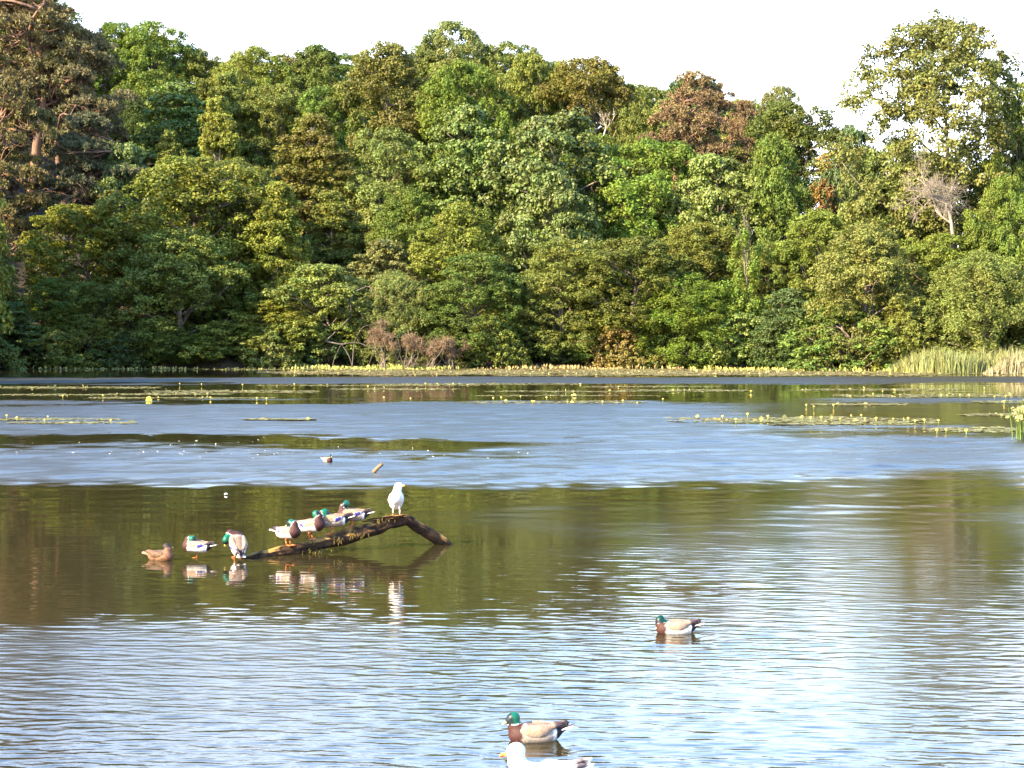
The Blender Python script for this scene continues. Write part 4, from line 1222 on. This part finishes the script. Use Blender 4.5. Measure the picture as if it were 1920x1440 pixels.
    if gull:
        wv = np.interp(s, [0, .5, .85, 1], [0.012, 0.009, 0.007, 0.002]); hv_ = np.interp(s, [0, .5, .8, 1], [0.015, 0.012, 0.012, 0.004])
    else:
        wv = np.interp(s, [0, .35, .8, 1], [0.014, 0.012, 0.015, 0.008]); hv_ = np.interp(s, [0, .35, .8, 1], [0.017, 0.011, 0.006, 0.003])
    th = np.linspace(0, 2 * math.pi, 12, endpoint=False)
    Vb = []
    for si, ww, hh in zip(s, wv, hv_):
        cen = b0 + hx * bl * si - hz * (0.010 * si if not gull else 0.006 * si ** 2 * (1 if si < 0.9 else 1.8))
        for a in th: Vb.append(cen + hy * math.cos(a) * ww + hz * math.sin(a) * hh)
    Vb.append(b0 + hx * bl * 1.02 - hz * (0.011 if not gull else 0.011))
    n = 12
    Qb = [(i * n + j, i * n + (j + 1) % n, (i + 1) * n + (j + 1) % n, (i + 1) * n + j) for i in range(8) for j in range(n)]
    Tb = [(8 * n + j, 8 * n + (j + 1) % n, 9 * n) for j in range(n)]
    Vb = np.array(Vb)
    if gull:
        cb = np.tile(np.array([0.80, 0.42, 0.05]), (len(Vb), 1))
        rel = (Vb - b0) @ hx / bl; cb[(rel > 0.55) & ((Vb - b0) @ hz < -0.002)] = (0.62, 0.07, 0.02)
    else:
        cb = np.tile(np.array([0.50, 0.40, 0.13] if not fem else [0.25, 0.13, 0.05]), (len(Vb), 1)); rel = (Vb - b0) @ hx / bl; cb[rel > 0.93] = (0.04, 0.035, 0.02)
    mbl = make_mesh(name + '_bill', (Rp @ Vb.T).T + [0, 0, zb], Qb, Tb, cols=cb); mbl.materials.append(M_head)
    obj('bill', mbl, None, t)
    # eyes
    for sgn in (1, -1):
        e = head + hx * 0.022 + hz * 0.010 + hy * sgn * (hr[1] * 0.90)
        u_, v_ = np.meshgrid(np.linspace(0, math.pi, 7), np.linspace(0, 2 * math.pi, 9))
        Ve = np.stack([np.sin(u_) * np.cos(v_), np.sin(u_) * np.sin(v_), np.cos(u_)], -1).reshape(-1, 3) * 0.0062 + e
        Qe = [(i * 7 + j, (i + 1) * 7 + j, (i + 1) * 7 + j + 1, i * 7 + j + 1) for i in range(8) for j in range(6)]
        obj('eye', make_mesh(name + '_eye', (Rp @ Ve.T).T + [0, 0, zb], Qe), M_eye, t)
    # folded wings
    for sgn in (1, -1):
        def wsdf(p):
            q = p * [1, sgn, 1]
            a = s_ell(q, (0.005, 0.066, 0.030), (0.115, 0.036, 0.052))
            b, tb_ = s_cap(q, (-0.04, 0.062, 0.040), (-0.20 if not gull else -0.235, 0.026, 0.072), 0.038, 0.010)
            return np.maximum(smin(a, b, 0.03), -(q[:, 2] + 0.008))
        Vw, Qw = surface_net(wsdf, (-0.26, -0.115 if sgn < 0 else -0.02, -0.03), (0.14, 0.02 if sgn < 0 else 0.115, 0.11), vox)
        nzw = vnoise(Vw[:, 0] * 26 + Vw[:, 2] * 60, Vw[:, 2] * 120, 9)
        low = Vw[:, 2] - (0.030 + (-Vw[:, 0]) * 0.20)                   # height above the wing's mid line
        if gull:
            cw = np.tile(np.array([0.44, 0.41, 0.42]), (len(Vw), 1)); cw = mixc(cw, np.array([0.55, 0.50, 0.48]), nzw * 0.8)
            cw = mixc(cw, WHITE, sstep(-0.13, -0.15, Vw[:, 0]) * sstep(-0.20, -0.17, Vw[:, 0]))
            cw = mixc(cw, (0.10, 0.08, 0.09), sstep(-0.175, -0.20, Vw[:, 0]))
        elif fem:
            cw = np.tile(np.array([0.10, 0.055, 0.030]), (len(Vw), 1)); cw = mixc(cw, (0.05, 0.03, 0.02), (nzw > 0.5) * 0.7)
        else:
            cw = np.tile(TAN if kind != 'eclipse' else BROWN * 1.2, (len(Vw), 1))
            cw = mixc(cw, PALE * 0.9, sstep(0.0, 0.025, -low) * 0.7); cw = mixc(cw, BROWN, (nzw > 0.58) * 0.55 * (low > -0.005))
            spx = sstep(-0.035, -0.045, Vw[:, 0]) * sstep(-0.115, -0.105, Vw[:, 0]) * (low < 0.004)
            wb = sstep(-0.020, -0.032, Vw[:, 0]) * sstep(-0.13, -0.12, Vw[:, 0]) * (low < 0.008)
            if tuck or standing:
                cw = mixc(cw, WHITE, wb); cw = mixc(cw, PURPLE, spx)
            cw = mixc(cw, DARKB, sstep(-0.135, -0.16, Vw[:, 0]) * (low < 0.02))
        sc_ = (Vw[:, 0] * 40 + np.floor((Vw[:, 2] - 0.18 * Vw[:, 0]) * 62) * 0.5)
        sc_ = sc_ - np.floor(sc_)
        cw = cw * (1 - 0.34 * sstep(0.30, 0.0, sc_) - 0.10 * sc_)[:, None]
        mw = make_mesh(name + '_wing', (Rp @ Vw.T).T + [0, 0, zb], Qw, cols=np.clip(cw, 0, 1)); mw.materials.append(M_feather)
        wg = obj('wing', mw, None, t)
        pf = MB()                                                       # primaries crossing over the rump
        for k in range(4):
            a = np.array([-0.13 - 0.012 * k, sgn * (0.045 - 0.004 * k), 0.062 - 0.003 * k])
            L_ = (0.115 - 0.012 * k) * (1.35 if gull else 1.0)
            e = a + np.array([-L_, -sgn * 0.030, 0.028 - 0.010 * k + (0.014 if gull else 0)])
            sd = np.array([0.0, sgn * 0.5, 1.0]) * 0.011
            m_ = a * 0.35 + e * 0.65
            th_ = np.array([0.12, sgn * 1.0, -0.3]) * 0.002
            Vp = np.array([a - sd, a + sd, m_ + sd * 0.8, m_ - sd * 0.8, e])
            Vp = np.concatenate([Vp + th_, Vp - th_])
            cpf = np.tile(DARKB if not fem else BROWN * 0.5, (10, 1))
            if gull: cpf[[4, 9]] = WHITE; cpf[[0, 1, 5, 6]] = (0.3, 0.27, 0.28)
            Vp = (Rp @ Vp.T).T + [0, 0, zb]
            pf.add(Vp, [(0, 1, 2, 3), (8, 7, 6, 5), (1, 6, 7, 2), (0, 3, 8, 5)], [(3, 2, 4), (7, 8, 9), (2, 7, 9), (2, 9, 4), (3, 4, 9), (3, 9, 8)], c=cpf)
        obj('flight_feathers', pf.mesh(name + '_primaries', False, True), M_feather, wg)
    # tail fan
    tf = MB()
    for k in range(7):
        a_ = (k - 3) / 3.0
        a = np.array([-0.195, a_ * 0.016, 0.030 + 0.006 * (1 - abs(a_))])
        L_ = 0.105 - 0.018 * abs(a_)
        e = a + np.array([-L_ * math.cos(a_ * 0.42), L_ * math.sin(a_ * 0.42), 0.034 - 0.01 * abs(a_)])
        sd = np.array([0, 1, 0.1]) * 0.012; up2 = np.array([0.2, 0, 1]) * 0.002
        m_ = a * 0.3 + e * 0.7
        Vp = np.array([a - sd, a + sd, m_ + sd * 1.1, m_ - sd * 1.1, e]); Vp = np.concatenate([Vp + up2, Vp - up2])
        cc = WHITE * 0.9 if (gull or abs(a_) > 0.6) else (DARKB if abs(a_) < 0.2 else np.array([0.20, 0.17, 0.16]))
        if fem: cc = BROWN * 1.3
        Vp = (Rp @ Vp.T).T + [0, 0, zb]
        tf.add(Vp, [(0, 1, 2, 3), (8, 7, 6, 5), (1, 6, 7, 2), (0, 3, 8, 5)], [(3, 2, 4), (7, 8, 9), (2, 7, 9), (2, 9, 4), (3, 4, 9), (3, 9, 8)], c=cc)
    tail = obj('tail', tf.mesh(name + '_tail', False, True), M_feather, t)
    if not gull and not fem:
        cu = MB()
        for k in (-1, 1):
            P_ = np.array([(-0.20, k * 0.008, 0.048), (-0.235, k * 0.01, 0.060), (-0.250, k * 0.011, 0.080), (-0.235, k * 0.012, 0.094), (-0.222, k * 0.012, 0.086)])
            cu.add(*tube((Rp @ P_.T).T + [0, 0, zb], [0.009, 0.009, 0.007, 0.005, 0.002], 6), c=BLK)
        obj('curled_feather', cu.mesh(name + '_curl', True, True), M_feather, tail)
    # legs
    if standing:
        LC = (0.42, 0.115, 0.028) if not gull else (0.62, 0.45, 0.42)
        for sgn, on in zip((1, -1), legs):
            if not on: continue
            hip = Rp @ np.array([0.0, sgn * 0.03, -0.05]) + [0, 0, zb]
            ft = np.array([0.012, sgn * legspread, 0.0])
            kn = np.array([hip[0] - 0.012, ft[1], max(0.035, standing * 0.72)])
            lg = MB()
            lg.add(*tube([hip, (hip + kn) / 2, kn], [0.020, 0.013, 0.008], 8), c=LC if not gull else (0.7, 0.66, 0.62))
            lg.add(*tube([kn, (kn + ft) / 2 + [0, 0, 0.004], ft + [0, 0, 0.010]], [0.0085, 0.0065, 0.008], 8), c=LC)
            leg = obj('leg', lg.mesh(name + '_leg', True, True), M_head, t)
            fm = MB()
            tips = [ft + [0.060, sgn * 0.030, 0.004], ft + [0.070, 0, 0.004], ft + [0.058, -sgn * 0.028, 0.004]]
            for tp in tips: fm.add(*tube([ft + [0, 0, 0.010], (ft + tp) / 2 + [0, 0, 0.007], tp], [0.007, 0.006, 0.003], 6), c=LC)
            fm.add(*tube([ft + [0, 0, 0.012], ft + [-0.022, 0, 0.004]], [0.006, 0.002], 5), c=LC)
            wv_ = np.array([ft + [0, 0, 0.009], tips[0], tips[1], tips[2]])
            fm.add(np.concatenate([wv_, wv_ - [0, 0, 0.003]]), None, [(0, 2, 1), (0, 3, 2), (4, 5, 6), (4, 6, 7)], c=LC)
            obj('foot', fm.mesh(name + '_foot', True, True), M_head, leg)
    return t

def logtop(px):
    P = LOGP if px < 756 else LIMBP
    cy = np.interp(px, [p[0] for p in P], [p[1] for p in P]); r = np.interp(px, [p[0] for p in P], [p[2] for p in P])
    d = log_d(px)
    return max(0.0, at(px, cy - r * 0.96, d)[2]), d

GD = 'mallards resting on and beside the log'
def on_log(px, off=0.0, **k):
    z, d = logtop(px)
    return dict(px=px, py=1000, d=d + off, z=z + k.pop('dz', 0.0), **k)

bird('swimming_duck', 'brown female mallard sitting in the water beyond the sunken log end', 'duck', 301, 1050, water_d(1050), -28, 'female', (0.10, 0.01, 0.135), (0.75, 0.6, -0.1), group=GD, scale=1.0, pitch=0.06)
bird('mallard_duck', 'pale drake sleeping on one leg with head turned onto its back', 'duck', 368, 1045, 22.75, 172, 'drake', (0.055, 0.012, 0.098), (-1, 0.1, -0.35), standing=0.085, z=-0.01, neck=(0.115, 0.01, 0.085), tuck=True, legs=(0, 1), group=GD, pitch=0.10)
bird('mallard_duck', 'drake preening with its rump turned out and green head lowered', 'duck', **on_log(446, -0.02), yaw=108, kind='drake', head=(0.085, 0.128, 0.005), bill=(-0.25, 0.1, -1), standing=0.075, neck=(0.15, 0.075, 0.045), pitch=0.62, group=GD, scale=1.15)
bird('mallard_duck', 'drake with maroon breast turned out, lowest of the four up the log', 'duck', **on_log(540, -0.02), scale=1.08, yaw=-36, kind='drake', head=(0.07, -0.01, 0.120), bill=(-0.8, -0.55, -0.3), standing=0.085, neck=(0.12, 0, 0.09), tuck=True, group=GD, pitch=0.12)
bird('mallard_duck', 'drake with yellow bill showing, second of the four up the log', 'duck', **on_log(582, 0.05), scale=1.12, yaw=-22, kind='drake', head=(0.10, 0.0, 0.135), bill=(0.9, 0.25, -0.35), standing=0.09, neck=(0.125, 0, 0.09), group=GD, pitch=0.14)
bird('mallard_duck', 'brownish drake with bill tucked in, third of the four up the log', 'duck', **on_log(622, 0.02), scale=1.14, yaw=186, kind='eclipse', head=(0.075, 0.0, 0.105), bill=(-0.8, -0.5, -0.35), standing=0.085, neck=(0.12, 0, 0.085), tuck=True, group=GD, pitch=-0.02)
bird('mallard_duck', 'drake with raised green head and pointed tail, highest of the four up the log', 'duck', **on_log(660, 0.06), scale=1.1, yaw=180, kind='eclipse', head=(0.085, 0.0, 0.135), bill=(0.8, 0.3, -0.45), standing=0.09, neck=(0.12, 0, 0.09), group=GD, pitch=0.05)
bird('standing_gull', 'white gull standing on the highest bend of the log', 'gull', **on_log(743, -0.02), yaw=-82, kind='gull', head=(0.155, 0.025, 0.135), bill=(0.55, 0.75, -0.12), standing=0.115, neck=(0.145, 0.01, 0.085), pitch=0.62, legspread=0.045, scale=1.06, vox=0.007)
bird('swimming_duck', 'drake with white flank dipping its bill in the open water', 'duck', 1266, 1187, water_d(1187), 180, 'drake', (0.150, 0.0, 0.085), (0.75, 0.25, -0.9), neck=(0.145, 0, 0.055), vox=0.0065)
bird('swimming_duck', 'drake with bright green head swimming just behind the big gull', 'duck', 1002, 1388, water_d(1388), 186, 'drake', (0.155, 0.0, 0.122), (1, 0.05, -0.28), neck=(0.150, 0, 0.07), vox=0.0055, scale=1.0)
bird('swimming_gull', 'large white headed gull with orange bill, cut off by the bottom edge', 'gull', 1020, 1470, water_d(1470), 184, 'gull', (0.165, 0.0, 0.155), (1, 0.1, -0.12), neck=(0.160, 0, 0.085), vox=0.006, scale=1.12)
bird('swimming_duck', 'small distant dark duck swimming on the ruffled water', 'duck', 614, 866, water_d(866), -52, 'drake', (0.14, 0.0, 0.13), (1, 0, -0.2), neck=(0.15, 0, 0.07), vox=0.009, scale=0.85)
